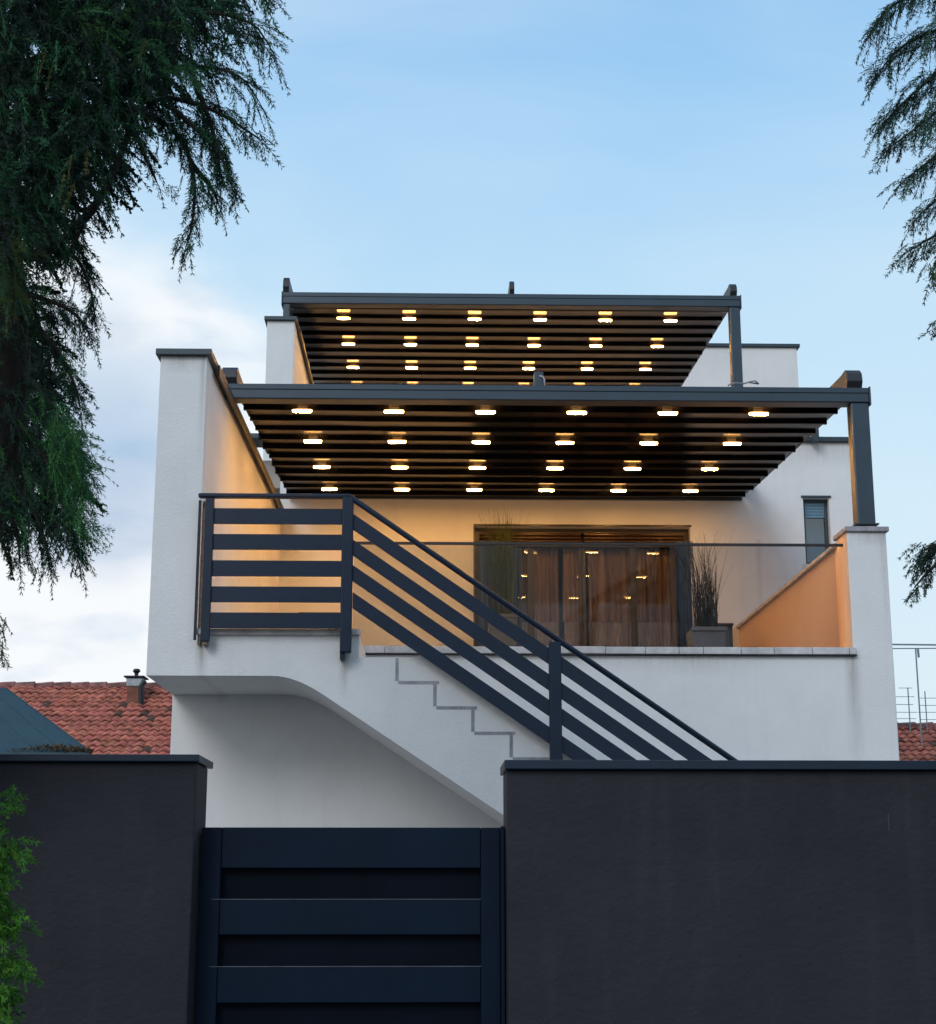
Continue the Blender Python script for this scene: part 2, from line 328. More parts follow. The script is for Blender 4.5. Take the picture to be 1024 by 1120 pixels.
MB().prism([(Y1+.3, zw_(Y1+.3)-.05), (YB, zWB-.05), (YB, zWB+.03), (Y1+.3, zw_(Y1+.3)+.03)], 'x', XLi+.0352, XLi+.048).build('gutter_edge', M['pdark'], house)
# right pillar
zP = Z_(950, 582, Y2); 
MB().box(XPi, XR-.001, Y2-.004, Y2+.30, 0, zP).build('pillar', M['stucco'], house, bevel=.008)
MB().box(XPi-.02, XR+.018, Y2-.03, Y2+.34, zP+.001, Z_(950, 575.5, Y2-.03)).build('coping', M['joint'], house, bevel=.006)
XQ = X_(916.5, 640, Y2+.30)+.03
zQ = Z_(917, 597, Y2+.31)
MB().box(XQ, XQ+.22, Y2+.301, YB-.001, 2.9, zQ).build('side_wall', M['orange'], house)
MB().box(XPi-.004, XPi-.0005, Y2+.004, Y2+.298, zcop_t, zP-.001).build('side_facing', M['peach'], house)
MB().box(XQ-.03, XQ+.25, Y2+.342, YB-.002, zQ+.001, zQ+.03).build('coping', M['tile'], house, bevel=.004)
# long coping under the glass : individual tiles
xc0 = X_(384, 712, Y2-.03); xc1 = X_(937, 712, Y2-.03)
xa = xc0; mt = MB()
while xa < xc1-.05:
    w = random.uniform(.24, .30) if random.random() < .8 else .18
    xb = min(xa+w, xc1); j = random.uniform(-.002, .003)
    mt.box(xa, xb-.004, Y2-.045+j, Y2+.27, zcop_b+.008+j*.5, zcop_t+j); xa = xb
mt.build('coping', M['tile'], house, bevel=.004)
MB().box(xc0, xc1+.003, Y2-.035, Y2+.26, zcop_b+.0005, zcop_b+.0075).build('coping_shadow', M['pdark'], house)  # dark strip stands in for the shadow line beneath the coping tiles
# floor, back wall
zF = zLand
MB().box(XLi, XQ, Y2+.251, YB-.002, zF-.25, zF-.02).build('terrace_floor', M['floor'], house)
XBR = X_(941, 500, YB); zBT = Z_(900, 484, YB)
dx0, dx1 = X_(519.5, 640, YB), X_(757, 640, YB); dz1 = Z_(640, 576, YB); dz0 = zF-.02
wx0, wx1 = X_(880, 580, YB), X_(908.5, 580, YB); wz0, wz1 = Z_(895, 617, YB), Z_(895, 544.5, YB)
mb = MB(); wall_holes(mb, XL+.302, XBR, 0.02, zBT, YB, YB+.3, [(dx0, dx1, dz0, dz1), (wx0, wx1, wz0, wz1)])
mb.build('back_wall', M['stucco'], house)
strip(XL-.02, XBR+.03, YB-.045, YB+.34, zBT+.001, Z_(900, 477.5, YB-.045))
MB().box(X_(889, 480, YB)-.03, X_(892, 480, YB), YB-.16, YB-.05, Z_(890, 484, YB)-.02, Z_(890, 474, YB)+.05).build('rain_spout', M['cap'], house)
MB().box(XBR-.3, XBR-.001, YB+.301, YB+9, 0, zBT).build('side_wall', M['stucco'], house)
# roof deck / upper floor
MB().box(XL+.02, XBR-.01, YB+.302, YB+7, zBT-.45, zBT-.15).build('roof_deck', M['floor'], house)
# interior of the room
mb = MB(); x0, x1, y0, y1, z0, z1 = dx0-1, dx1+.8, YB+.31, YB+3.2, dz0, zBT-.46
mb.add([(x0,y0,z0),(x1,y0,z0),(x1,y1,z0),(x0,y1,z0),(x0,y0,z1),(x1,y0,z1),(x1,y1,z1),(x0,y1,z1)], [(0,3,2,1),(4,5,6,7),(1,2,6,5),(2,3,7,6),(3,0,4,7)])
mb.build('room', M['room'], house)
# sliding door
YD = YB+.10
door = MB(); fw = .05
door.box(dx0, dx0+fw, YD, YD+.08, dz0, dz1); door.box(dx1-fw, dx1, YD, YD+.08, dz0, dz1); door.box(dx0+fw, dx1-fw, YD, YD+.08, dz1-fw, dz1)
zTr = Z_(640, 596, YD)
door.box(dx0+fw, dx1-fw, YD, YD+.08, zTr-.02, zTr+.02)
door = door.build('sliding_door', M['door'], house, bevel=.004)
nx = 4; pw = (dx1-dx0-2*fw)/nx
for i in range(nx):
    xa = dx0+fw+i*pw
    yy = YD+.03+(i % 2)*.025
    f = MB(); f.box(xa, xa+.035, yy, yy+.02, dz0, zTr-.022); f.box(xa+pw-.035, xa+pw-.001, yy, yy+.02, dz0, zTr-.022); f.box(xa+.035, xa+pw-.035, yy, yy+.02, dz0, dz0+.06)
    f.build('door_leaf', M['door'], door, bevel=.002)
    MB().add([(xa+.03,yy+.01,dz0+.05),(xa+pw-.03,yy+.01,dz0+.05),(xa+pw-.03,yy+.01,zTr-.02),(xa+.03,yy+.01,zTr-.02)], [(0,1,2,3)]).build('pane', M['glass'], door)
sh = MB(); z = zTr+.022
while z < dz1-fw-.02:
    sh.prism([(YD+.02, z), (YD+.005, z+.012), (YD+.005, z+.026), (YD+.02, z+.034), (YD+.03, z+.034), (YD+.03, z)], 'x', dx0+fw, (dx0+dx1)/2-.01)
    sh.prism([(YD+.02, z), (YD+.005, z+.012), (YD+.005, z+.026), (YD+.02, z+.034), (YD+.03, z+.034), (YD+.03, z)], 'x', (dx0+dx1)/2+.02, dx1-fw); z += .036
sh.build('roller_shutter', M['shutter'], door)
MB().box(dx0-.012, dx1+.012, YB-.012, YB+.09, dz1+.001, dz1+.02).build('lintel_trim', M['door'], door)
MB().box(dx0-.014, dx0-.001, YB-.008, YB+.09, dz0, dz1).build('jamb_trim', M['edge'], door)
# curtains inside
def curtain_mesh(x0, x1, y, z0, z1, folds, amp, seed, nz=10):
    r = random.Random(seed); n = int((x1-x0)/.006); v = []; f = []
    ph = [r.uniform(0, 6.3) for _ in range(5)]; fr = [folds*r.uniform(.6, 1.5) for _ in range(5)]
    for j in range(nz+1):
        t = j/nz
        for i in range(n+1):
            u = i/n; x = x0+(x1-x0)*u
            d = sum(math.sin(ph[k]+u*fr[k]*6.283+t*.5*(k-2)) for k in range(5))/5
            v.append((x+.01*math.sin(ph[1]+u*30+t*2), y+d*amp*(1+.4*(1-t)), z0+(z1-z0)*t))
    for j in range(nz):
        for i in range(n):
            q = j*(n+1)+i; f.append((q, q+1, q+n+2, q+n+1))
    return MB().add(v, f)
cx = [(dx0+.42, 575), (0, 0)]
hemz = Z_(700, 682, YB+.3)
for k, (pa, pb) in enumerate([(569, 612), (616, 640), (643, 740)]):
    xa, xb = X_(pa, 640, YB+.22), X_(pb, 640, YB+.22)
    t = thing('curtain', ['narrow brown sheer curtain with bright reflections left of the door middle', 'slim dark brown sheer curtain strip in the middle of the door', 'wide brown sheer curtain with pale hem filling the right door half'][k], 'curtain', ((xa+xb)/2, YB+.22, dz0))
    curtain_mesh(xa, xb, YB+.22, hemz, dz1-.06, 9*(xb-xa)/.5, .03, 5+k).build('drape', M['curtain'], t, smooth=True)
    curtain_mesh(xa, xb, YB+.22, dz0+.02, hemz, 9*(xb-xa)/.5, .03, 5+k, 4).build('hem', M['hem'], t, smooth=True)
def string_curtain(x0, x1, y, z0, z1, seed, label):
    r = random.Random(seed); b = MB(); x = x0
    while x < x1:
        w = r.uniform(.006, .016); yy = y+r.uniform(-.03, .03); e = r.uniform(-.012, .012)
        b.add([(x,yy,z1),(x+w,yy+.004,z1),(x+w+e,yy+.006,(z0+z1)/2),(x+e,yy,(z0+z1)/2),(x+w+e*1.5,yy+.004,z0+r.uniform(0,.05)),(x+e*1.5,yy,z0+r.uniform(0,.05))], [(0,1,2,3),(3,2,4,5)])
        x += w*r.uniform(.45, 1.15)
    o = b.build('string_curtain', M['bluecurt']); tag(o, label, 'curtain')
string_curtain(X_(524,640,YB-.09), X_(556,640,YB-.09), YB-.09, dz0+.01, Z_(540,592,YB-.09), 1, 'dark blue string curtain behind the left grass plant')
string_curtain(X_(556,640,YB-.07), X_(571,640,YB-.07), YB+.06, dz0+.01, Z_(540,596,YB-.09), 4, 'narrow black string curtain strip at the left door edge')
string_curtain(X_(740,640,YB-.05), X_(758,640,YB-.05), YB-.05, dz0+.01, Z_(750,592,YB-.05), 2, 'dark navy string curtain gathered at the right door edge')
# narrow window
win = MB(); yw = YB+.08
win.box(wx0, wx0+.035, yw, yw+.05, wz0, wz1); win.box(wx1-.035, wx1, yw, yw+.05, wz0, wz1); win.box(wx0+.035, wx1-.035, yw, yw+.05, wz1-.035, wz1); win.box(wx0+.035, wx1-.035, yw, yw+.05, wz0, wz0+.04)
win = win.build('window', M['cap'], house, bevel=.003)
MB().add([(wx0+.03,yw+.025,wz0+.03),(wx1-.03,yw+.025,wz0+.03),(wx1-.03,yw+.025,wz1-.03),(wx0+.03,yw+.025,wz1-.03)], [(0,1,2,3)]).build('pane', M['glass_win'], win)
s = MB(); z = wz1-.035
while z > wz1-.19: s.box(wx0+.036, wx1-.036, yw+.004, yw+.02, z-.03, z-.004); z -= .032
s.build('shutter', M['bshutter'], win)
MB().box(wx0-.05, wx1+.05, yw+.15, yw+.17, wz0-.02, wz1).build('blind', M['bshutter'], win)
MB().box(wx0-.02, wx1+.02, YB-.02, YB-.001, wz1+.001, wz1+.02).build('lintel_trim', M['cap'], win)
# upper storey: left parapet, back wall
YU0, YU1 = 17.05, 21.8
ux0, ux1 = X_(291.5, 380, YU0), X_(321.5, 380, YU0); zU = Z_(306, 351, YU0)
MB().box(ux0, ux1, YU0, YU1, zBT-.14, zU).build('upper_side_wall', M['stucco'], house, bevel=.006)
strip(ux0-.03, ux1+.03, YU0-.04, YU1, zU+.001, Z_(306, 345.5, YU0-.04))
MB().box(ux1+.0302, ux1+.045, YU0+.3, YU1, zU-.04, zU+.02).build('gutter_edge', M['pdark'], house)
YUB = 21.8
uxr = X_(872.5, 400, YUB); zUB = Z_(820, 380, YUB)
MB().box(ux0+.01, uxr, YUB+.001, YUB+.3, zBT-.6, zUB).build('upper_back_wall', M['stucco'], house, bevel=.006)
strip(ux0-.02, uxr+.04, YUB-.04, YUB+.34, zUB+.001, Z_(820, 375.5, YUB-.04))
MB().box(uxr-.3, uxr-.001, YUB+.301, YUB+4, zBT-.6, zUB).build('upper_side_wall', M['stucco'], house)
# ------------------------------------------------------------------ pergolas
def pergola(label, Yf, dY, pxl, pxr, ybt, ybb, lamps_px, lamp_py, Y1l, sp_l, rows, xe_l, xe_r, posts, tips, motor=False):
    th = .118 if Yf < 15 else .14
    zb0 = Z_(600, ybb, Yf); zt0 = Z_(600, ybt, Yf)
    bx0, bx1 = X_(pxl, ybb, Yf), X_(pxr, ybb, Yf)
    t = thing('pergola', label, 'pergola', ((bx0+bx1)/2, Yf, zb0))
    b = MB(); b.box(bx0, bx1, Yf, Yf+.14, zb0, zt0); h = zt0-zb0
    beam = b.build('front_beam', M['pframe'], t, bevel=.006)
    MB().box(bx0+.003, bx1-.003, Yf-.008, Yf-.0005, zb0+h*.62, zb0+h*.95).build('gutter_lip', M['pframe'], beam, bevel=.003)
    MB().box(bx0+.003, bx1-.003, Yf-.006, Yf-.0005, zb0+h*.04, zb0+h*.14).build('gutter_lip', M['pframe'], beam, bevel=.002)
    for sx in (bx0-.012, bx1-.0):
        MB().box(sx, sx+.012, Yf-.012, Yf+.15, zb0-.02, zt0+.006).build('end_cap', M['pframe'], t, bevel=.003)
    slope = .0603
    ex0, ex1 = X_(xe_l, ybb+3, Yf+.14), X_(xe_r, ybb+3, Yf+.14)
    s_ = sp_l/3; lam0 = Y1l
    nfold = int(round((dY)/s_)); ys = lam0-s_*(1 if Yf < 15 else 1)
    zlow = lambda y: zb0+.012+(y-Yf)*slope
    mb = MB(); nsec = 20
    yy = ys
    fold_y = []
    while yy < Yf+dY-s_*.3:
        fold_y.append(yy)
        e0 = ex0+random.uniform(-.012, .012); e1 = ex1+random.uniform(-.012, .015); hz = random.uniform(-.004, .004)
        z0 = zlow(yy)+hz; ins = .0
        top_h = .085; s_ = min(sp_l/3, Yf+dY+.01-yy)
        prof_ = [(yy, z0+top_h), (yy, z0+.004), (yy+.005, z0), (yy+.030, z0), (yy+.036, z0+.006)]
        for k in range(1, 7):
            u = k/6; prof_.append((yy+.036+(s_-.038)*u, z0+.008+.031*(1-(1-u)**6)+s_*slope*.5*u))
        bot = prof_; topl = [(q[0], q[1]+.008) for q in prof_[4:]][::-1]+[(yy+.030, z0+top_h)]
        # slight sag along x
        poly_ = bot+topl; n = len(poly_); v = []; f = []
        for i in range(nsec+1):
            u = i/nsec; x = e0+(e1-e0)*u; sag = -.006*math.sin(math.pi*u)+random.uniform(-.0012, .0012)
            for q in poly_: v.append((x, q[0], q[1]+sag))
        for i in range(nsec):
            for k in range(n):
                k2 = (k+1) % n; f.append((i*n+k, i*n+k2, (i+1)*n+k2, (i+1)*n+k))
        f.append(tuple(range(n))[::-1]); f.append(tuple(nsec*n+k for k in range(n)))
        mb.add(v, f); yy += s_+1e-4
    mb.build('canopy', M['louver'], t)
    yend = yy-.01
    # cross members at the back and hidden filler behind the beam
    MB().box(ex0, ex1, Yf+.141, ys+.002, zlow(Yf+.14)+.055, zlow(Yf+.14)+.065).build('canopy_edge', M['louver'], t)
    MB().box(ex0, ex1, yend+.012, yend+.05, zlow(yend)-.006, zlow(yend)+.12).build('rear_beam', M['pframe'], t, bevel=.004)
    for (tpx, w, ytop) in tips:
        x = X_(tpx, ybt, Yf+.05); zt = Z_(tpx, ytop, Yf+.05); hh = zt-zt0
        y0 = Yf+.02; pr = [(y0+.02, zt0+.0008), (y0-.015, zt0+hh*.35), (y0, zt0+hh*.75), (y0+.05, zt0+hh), (y0+.16, zt0+hh*.96)]+([(Yf+.5, zt0+hh*.9), (Yf+.5, zt0+.02)] if tpx < 300 else [(yend, zlow(yend)+.10+hh*.8), (yend, zlow(yend)+.098), (Yf+.3, zlow(Yf+.3)+.11)])
        MB().prism(pr, 'x', x-w/2, x+w/2).build('rafter', M['pdark'], t, bevel=.006)
    for (pa, pb, yb_, yend_py, dy) in posts:
        x0, x1 = X_(pa, ybb+10, Yf+dy), X_(pb, ybb+10, Yf+dy); z0 = yend_py if yend_py > 0 else 0
        po = MB().box(x0, x1, Yf+dy, Yf+dy+.13, z0, zb0-.0006).build('post', M['pframe'], t, bevel=.012)
        MB().box(x0-.02, x1+.02, Yf+dy-.02, Yf+dy+.15, z0+.0005, z0+.010).build('foot_plate', M['pframe'], po, bevel=.002)
    xa0, xa5 = X_(lamps_px[0], lamp_py, Y1l), X_(lamps_px[1], lamp_py, Y1l)
    lm = None
    R = .077
    for r in range(rows):
        for c in range(6):
            x = xa0+(xa5-xa0)*c/5; y = fold_y[0]+sp_l/3+r*sp_l
            # nearest fold lip
            z = zlow(y)-.018; yc = y-.030
            if lm is None:
                l = MB(); seg = 20
                ring = [(math.copysign(abs(math.cos(2*math.pi*k/seg))**.6, math.cos(2*math.pi*k/seg)), math.copysign(abs(math.sin(2*math.pi*k/seg))**.6, math.sin(2*math.pi*k/seg))) for k in range(seg)]
                v = [(x+R*1.0*cx_, yc+R*.25*sy, z+.004) for cx_, sy in ring]+[(x+R*cx_, yc+R*.25*sy, z-.006) for cx_, sy in ring]+[(x+R*.93*cx_, yc+R*.22*sy, z-.011) for cx_, sy in ring]
                f = [tuple(range(seg))]+[(k, (k+1) % seg, seg+(k+1) % seg, seg+k) for k in range(seg)]+[(seg+k, seg+(k+1) % seg, 2*seg+(k+1) % seg, 2*seg+k) for k in range(seg)]+[tuple(2*seg+k for k in range(seg))]
                l.add(v, f); lo = l.build('lamp', M['lamp_rim'], t, smooth=False)
                lo.data.materials.append(M['lamp'])
                for pl_ in lo.data.polygons:
                    if abs(pl_.normal.z) > .9 and pl_.center.z < z-lo.parent.location.z-.008: pl_.material_index = 1
                lm = (lo, Vector((x, yc, z)))
                seg = 20
                tr = MB().box(x-R*.5, x+R*.5, y-.008, y-.0008, z+.0045, z+.05).build('bracket', M['pdark'], lo); base_tr = tr
            else:
                d = Vector((x, yc, z))-lm[1]
                c_ = lm[0].copy(); C.objects.link(c_); c_.parent = t; c_.location = d
                tr = base_tr.copy(); C.objects.link(tr); tr.parent = c_
    return t, zt0, zb0, bx0, bx1
lowp = pergola('lower dark pergola with glowing round lamps over the main terrace', 11.62, 4.3, 249, 951, 421.5, 438, (331, 829), 449, 12.02, 1.12, 4, 262, 925,
    [(931, 951, 0, Z_(945, 575, Y2)+.012, .0)], [(251, .12, 401), (934, .12, 404)])
upp = pergola('upper smaller dark pergola with glowing lamps on the roof terrace', 17.2, 4.3, 309, 810, 321.5, 334, (376, 733), 348, 17.78, 1.12, 4, 317, 798,
    [(798.5, 810, 0, zBT-.15, .0), (309.5, 317, 0, zU+.04, 0)], [(313, .07, 303), (560, .055, 307), (802, .08, 310)])
zt = lowp[1]
mo = thing('motor_box', 'small dark box with pale cable loop on the lower pergola beam', 'box', (X_(583, 415, 11.7), 11.7, zt))
MB().box(X_(584, 415, 11.7), X_(594, 415, 11.7), 11.66, 11.75, zt+.001, Z_(583, 408, 11.7)).build('housing', M['pframe'], mo, bevel=.008)
x9 = X_(594, 415, 11.68); MB().tube([(x9-.03, 11.65, zt+.085), (x9-.005, 11.65, zt+.08), (x9+.008, 11.65, zt+.06), (x9+.01, 11.65, zt+.0)], .006).build('cable', M['white_cable'], mo, smooth=True)
pts = [P(796.5, 422, 11.65), P(799, 419.5, 11.65), P(806, 419, 11.65), P(814, 419.5, 11.66), P(822, 417, 11.66), P(826, 416.5, 11.67), P(830, 420, 11.68)]
cb = MB().tube(pts, .006).tube([P(812, 420, 11.67), P(818, 418, 11.67), P(829, 419.8, 11.7)], .006).build('cable', M['joint'], smooth=True); tag(cb, 'loose grey cable lying on the beam below the upper right post', 'cable')
# ------------------------------------------------------------------ stair railing
YR = Y1-.06
rail = thing('stair_railing', 'navy steel railing with wide slats along landing and stairs', 'railing', (X_(379, 700, YR), YR, zLand))
def pbox(pa, pb, ya, yb, d0, d1, name, m='navy', bev=.003, par=rail):
    xa, xb = X_(pa, (ya+yb)/2, YR), X_(pb, (ya+yb)/2, YR); return MB().box(xa, xb, YR+d0, YR+d1, Z_((pa+pb)/2, yb, YR), Z_((pa+pb)/2, ya, YR)).build(name, M[m], par, bevel=bev)
pbox(223, 232.5, 546, 702, -.045, .0, 'post'); pbox(373.5, 386, 542.5, 715, -.05, .005, 'post', bev=.01)
pbox(600.5, 614, 703, 840, -.05, .005, 'post', bev=.006)
pbox(214.5, 217.5, 547, 700, .0, .012, 'side_bar', bev=.001)
pbox(218.2, 221, 547, 704, .03, .058, 'sealant_strip', 'rust', .001)
pbox(218, 385, 541.3, 545.8, -.05, .01, 'handrail', bev=.008)
for (ya, yb) in ((557.2, 574), (585.3, 602), (614, 631), (642.4, 659.4), (670.8, 687.8)): pbox(231, 374.5, ya, yb, -.03, -.008, 'slat', bev=.002)
pbox(222, 227, 700, 706, -.03, .055, 'bracket', 'rust', .004); pbox(372, 377, 712, 722, -.03, .055, 'bracket', 'navy', .004)
pA = P(386, 545, YR); 
x0 = X_(380, 560, YR); x1_ = X_(607, 730, YR); x2 = X_(607, 730, YR)
def diag(yc386, thick, name, dd0, dd1, xstart=386, xend=980, m='navy'):
    s0 = P(xstart, yc386+(xstart-386)*.687, YR); s1 = P(xend, yc386+(xend-386)*.687, YR)
    hz = thick*.5*10.44/1740/ .975
    MB().prism([(s0.x, s0.z-hz), (s1.x, s1.z-hz), (s1.x, s1.z+hz), (s0.x, s0.z+hz)], 'y', YR+dd0, YR+dd1).build(name, M[m], rail, bevel=.002)
for yc in (571, 599.5, 627.5, 657): diag(yc, 17.5, 'slat', -.03, -.008)
hr = [P(376, 543.6, YR-.02), P(384, 544.3, YR-.02), P(390, 548.4, YR-.02), P(396, 552.5, YR-.02), P(990, 552.5+594*.687, YR-.02)]
MB().tube(hr, .020, 10).build('handrail', M['navy'], rail, smooth=True)
pbox(842, 854, 860, 1010, -.05, .005, 'post', bev=.006)
# ------------------------------------------------------------------ glass balustrade
YGl = Y2+.12
gb = thing('glass_balustrade', 'smoked glass balustrade with thin black top rail on the terrace wall', 'balustrade', (X_(650, 700, YGl), YGl, zcop_t))
gx = [386, 520, 640, 757, 916]; zg = Z_(650, 596.5, YGl)
for i in range(4):
    MB().box(X_(gx[i], 650, YGl)+.003, X_(gx[i+1], 650, YGl)-.003, YGl, YGl+.0, zcop_t+.002, zg).build('pane', M['glass_rail'], gb) if False else \
    MB().add([(X_(gx[i],650,YGl)+.002, YGl, zcop_t+.002), (X_(gx[i+1],650,YGl)-.002, YGl, zcop_t+.002), (X_(gx[i+1],650,YGl)-.002, YGl, zg), (X_(gx[i],650,YGl)+.002, YGl, zg)], [(0,1,2,3)]).build('pane', M['glass_rail'], gb)
MB().box(X_(385,650,YGl), XPi-.002, YGl-.012, YGl+.012, zg, Z_(650, 593.8, YGl)).build('top_rail', M['black'], gb, bevel=.002)
# ------------------------------------------------------------------ planters
def pot(px0, px1, pyt, pyb, Y, depth, name, label, m='pot', taper=.85):
    x0, x1 = X_(px0, pyt, Y), X_(px1, pyt, Y); z1 = Z_(px0, pyt, Y); z0 = zF-.02
    c = (x0+x1)/2; w = (x1-x0)/2; d = depth/2
    t = thing(name, label, 'plant', (c, Y+d, z0))
    b = MB(); q = taper
    b.add([(c-w*q,Y+d-d*q,z0),(c+w*q,Y+d-d*q,z0),(c+w*q,Y+d+d*q,z0),(c-w*q,Y+d+d*q,z0),(c-w,Y,z1),(c+w,Y,z1),(c+w,Y+2*d,z1),(c-w,Y+2*d,z1)], [(0,3,2,1),(0,1,5,4),(1,2,6,5),(2,3,7,6),(3,0,4,7),(4,5,6,7)])
    po = b.build('pot', M[m], t, bevel=.008)
    MB().box(c-w-.012, c+w+.012, Y-.012, Y-.0+.02, z1-.03, z1+.004).build('rim', M[m], po, bevel=.004)
    return t, c, z1, Y+d
def grass(t, c, z1, y, n, h, spread, col, seed, upward=.3, jag=0):
    r = random.Random(seed); v = []; f = []; cols = []
    for i in range(n):
        a_ = r.uniform(0, 6.283); L = h*r.uniform(.45, 1); sp_ = spread*r.uniform(.1, 1)*L/h
        b = Vector((c+r.uniform(-.09, .09), y+r.uniform(-.08, .08), z1-.01)); tip = Vector((math.cos(a_)*sp_, math.sin(a_)*sp_*.7, L))
        n0 = len(v); K = 6; w = r.uniform(.003, .0055); wv = Vector((math.cos(a_+1.57), math.sin(a_+1.57), 0)); wv = (wv+Vector((.7,0,0))).normalized()
        for k in range(K+1):
            u = k/K; p_ = b+Vector((tip.x*u**1.8, tip.y*u**1.8, tip.z*u*(1-.08*u)))+Vector((r.uniform(-jag, jag), 0, 0)); ww = w*(1-u*.85)
            v += [p_-wv*ww, p_+wv*ww]
        cc = [q*r.uniform(.5, 1.4) for q in col]
        for k in range(K): f.append((n0+2*k, n0+2*k+1, n0+2*k+3, n0+2*k+2)); cols.append(cc)
    o = MB().add(v, f).build('foliage', M['leaf'], t)
    ca_ = o.data.attributes.new('tint', 'FLOAT_COLOR', 'FACE'); ca_.data.foreach_set('color', np.array([[*c_, 1] for c_ in cols], dtype=np.float32).ravel())
    return o
a1 = pot(535, 566, 672, 708, 14.6, .32, 'potted_grass', 'green ornamental grass in a dark pot by the left door edge')
grass(*a1, 300, 1.14, .24, (.06,.085,.02), 3)
a2 = pot(757.5, 794, 686, 708, 13.2, .34, 'potted_plant', 'tall bare twiggy plant in a square grey pot by the right door edge', taper=.82)
grass(*a2, 150, .98, .30, (.032,.034,.036), 5, jag=.004)
g2 = grass(*a2, 60, .55, .10, (.014,.022,.032), 8, jag=.003); g2.name = 'dense_foliage'
bxp = thing('storage_box', 'dark box between the twiggy plant and the right terrace wall', 'box', (X_(795, 690, 14.9), 14.9, zF-.02))
MB().box(X_(785, 690, 14.9), X_(801.5, 690, 14.9), 14.9, 15.2, zF-.019, Z_(793, 684.5, 14.9)).build('body', M['bluecurt'], bxp, bevel=.006)
MB().box(X_(784, 690, 14.89), X_(802.5, 690, 14.89), 14.88, 15.22, Z_(793, 684.5, 14.9)+.001, Z_(793, 682, 14.9)+.002).build('lid', M['black'], bxp, bevel=.004)
# folded chair legs at left end of the terrace
fc = thing('folding_chair', 'dark folding chair frame partly seen behind the middle railing post', 'chair', (X_(388, 690, 13), 13.0, zF-.02))
p0 = P(404, 709, 13.0); p0.z = zF-.02
for k in range(2):
    for dx_ in (0, -.035):
        q1 = P(376, 672, 13.0)+Vector((dx_, .38*k, 0)); MB().tube([q1, p0+Vector((dx_, .38*k, 0))], .009, 8).build('leg', M['black'], fc)
MB().box(q1.x-.34, q1.x+.03, 13.0, 13.4, q1.z+.001, q1.z+.018).build('seat', M['door'], fc, bevel=.004)
for k in range(2): MB().tube([(q1.x-.02, 13.0+.38*k, q1.z-.002), (q1.x-.30, 13.0+.38*k, zF-.02)], .009, 8).build('leg', M['black'], fc)
# ------------------------------------------------------------------ neighbour houses with tiled roofs
def set_tint(o, cols):
    ca_ = o.data.attributes.new('tint', 'FLOAT_COLOR', 'FACE'); ca_.data.foreach_set('color', np.asarray(cols, dtype=np.float32).ravel())
def tile_roof(parent, x0, x1, yr, zr_, ye, ze, tw=.155, seed=1, base=(.58,.18,.125)):
    r = random.Random(seed); L = math.hypot(yr-ye, zr_-ze); dz, dy = (zr_-ze)/L, (yr-ye)/L; tl = .22; rows = int(L/tl); cols_n = int((x1-x0)/tw)
    v = []; f = []; cols = []; K = 7
    for j in range(rows+1):
        wob = r.uniform(-.02, .02)
        for i in range(cols_n):
            s0 = j*tl-.05+wob+r.uniform(-.015, .015); s1 = s0+tl+.07
            lift0 = .042+r.uniform(-.006, .014); lift1 = .008; xx = x0+i*tw+r.uniform(-.006, .006); tilt = r.uniform(-.012, .012)
            n0 = len(v); prof_ = []
            for k in range(K):
                u = k/(K-1); prof_.append((xx+u*tw*1.06, .034*math.sin(u*math.pi*1.0)**1.3*(1 if u < .99 else 0)-.010*math.sin(max(0, (u-.6))/.4*math.pi)+tilt*(u-.5)))
            for (s, l) in ((s0, lift0), (s1, lift1)):
                for (xq, h) in prof_: v.append((xq, ye+dy*s-dz*(h+l), ze+dz*s+dy*(h+l)))
            for (xq, h) in prof_: v.append((xq, ye+dy*s0-dz*(h+lift0-.022), ze+dz*s0+dy*(h+lift0-.022)))
            g = r.uniform(.8, 1.12)*(.93+.1*math.sin(j*1.7+i*.31)); rd = r.random(); cc = [base[0]*g, base[1]*g*r.uniform(.92, 1.12), base[2]*g*r.uniform(.9, 1.12), 1]
            if rd < .025: cc = [.12*g, .07*g, .05*g, 1]
            for k in range(K-1):
                f.append((n0+k, n0+k+1, n0+K+k+1, n0+K+k)); cols.append(cc)
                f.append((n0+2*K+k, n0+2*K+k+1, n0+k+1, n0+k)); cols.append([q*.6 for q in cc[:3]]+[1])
    me = bpy.data.meshes.new('roof'); me.from_pydata(v, [], f); me.materials.append(M['rooftile']); me.polygons.foreach_set('use_smooth', [True]*len(f))
    o = bpy.data.objects.new('roof', me); C.objects.link(o); o.parent = parent; me.transform(Matrix.Translation(-parent.location)); set_tint(o, cols)
    b = MB(); i = 0; xq = x0
    while xq < x1:
        l = r.uniform(.34, .40); b.tube([(xq, yr, zr_+.02+r.uniform(-.01,.01)), (xq+l, yr, zr_+.03)], [.085, .1], 8); xq += l*.93
    rd = b.build('ridge_tiles', M['rooftile'], o); set_tint(rd, [[base[0]*.6*q, base[1]*.8*q, base[2]*q, 1] for q in [r.uniform(.5, 1.1) for _ in rd.data.polygons]])
    return o
YN = 30.0
zrid = Z_(100, 753, YN)
nb = thing('neighbour_house', 'house with red clay tiled roof and small chimney on the left', 'house', (-10, YN, 0))
nx0, nx1 = -22.0, X_(230, 760, YN)
MB().box(nx0+.3, nx1-.3, YN-4.2, YN+4.2, 0, 2.75).build('wall', M['render2'], nb)
rf = tile_roof(nb, nx0, nx1, YN, zrid, YN-4.9, zrid-2.65, seed=2)
MB().prism([(YN, zrid-.03), (YN+4.9, zrid-2.65), (YN-4.9, zrid-2.75)], 'x', nx0+.05, nx1-.05).build('gable', M['render2'], nb)
cxp = X_(148, 755, YN-.6)
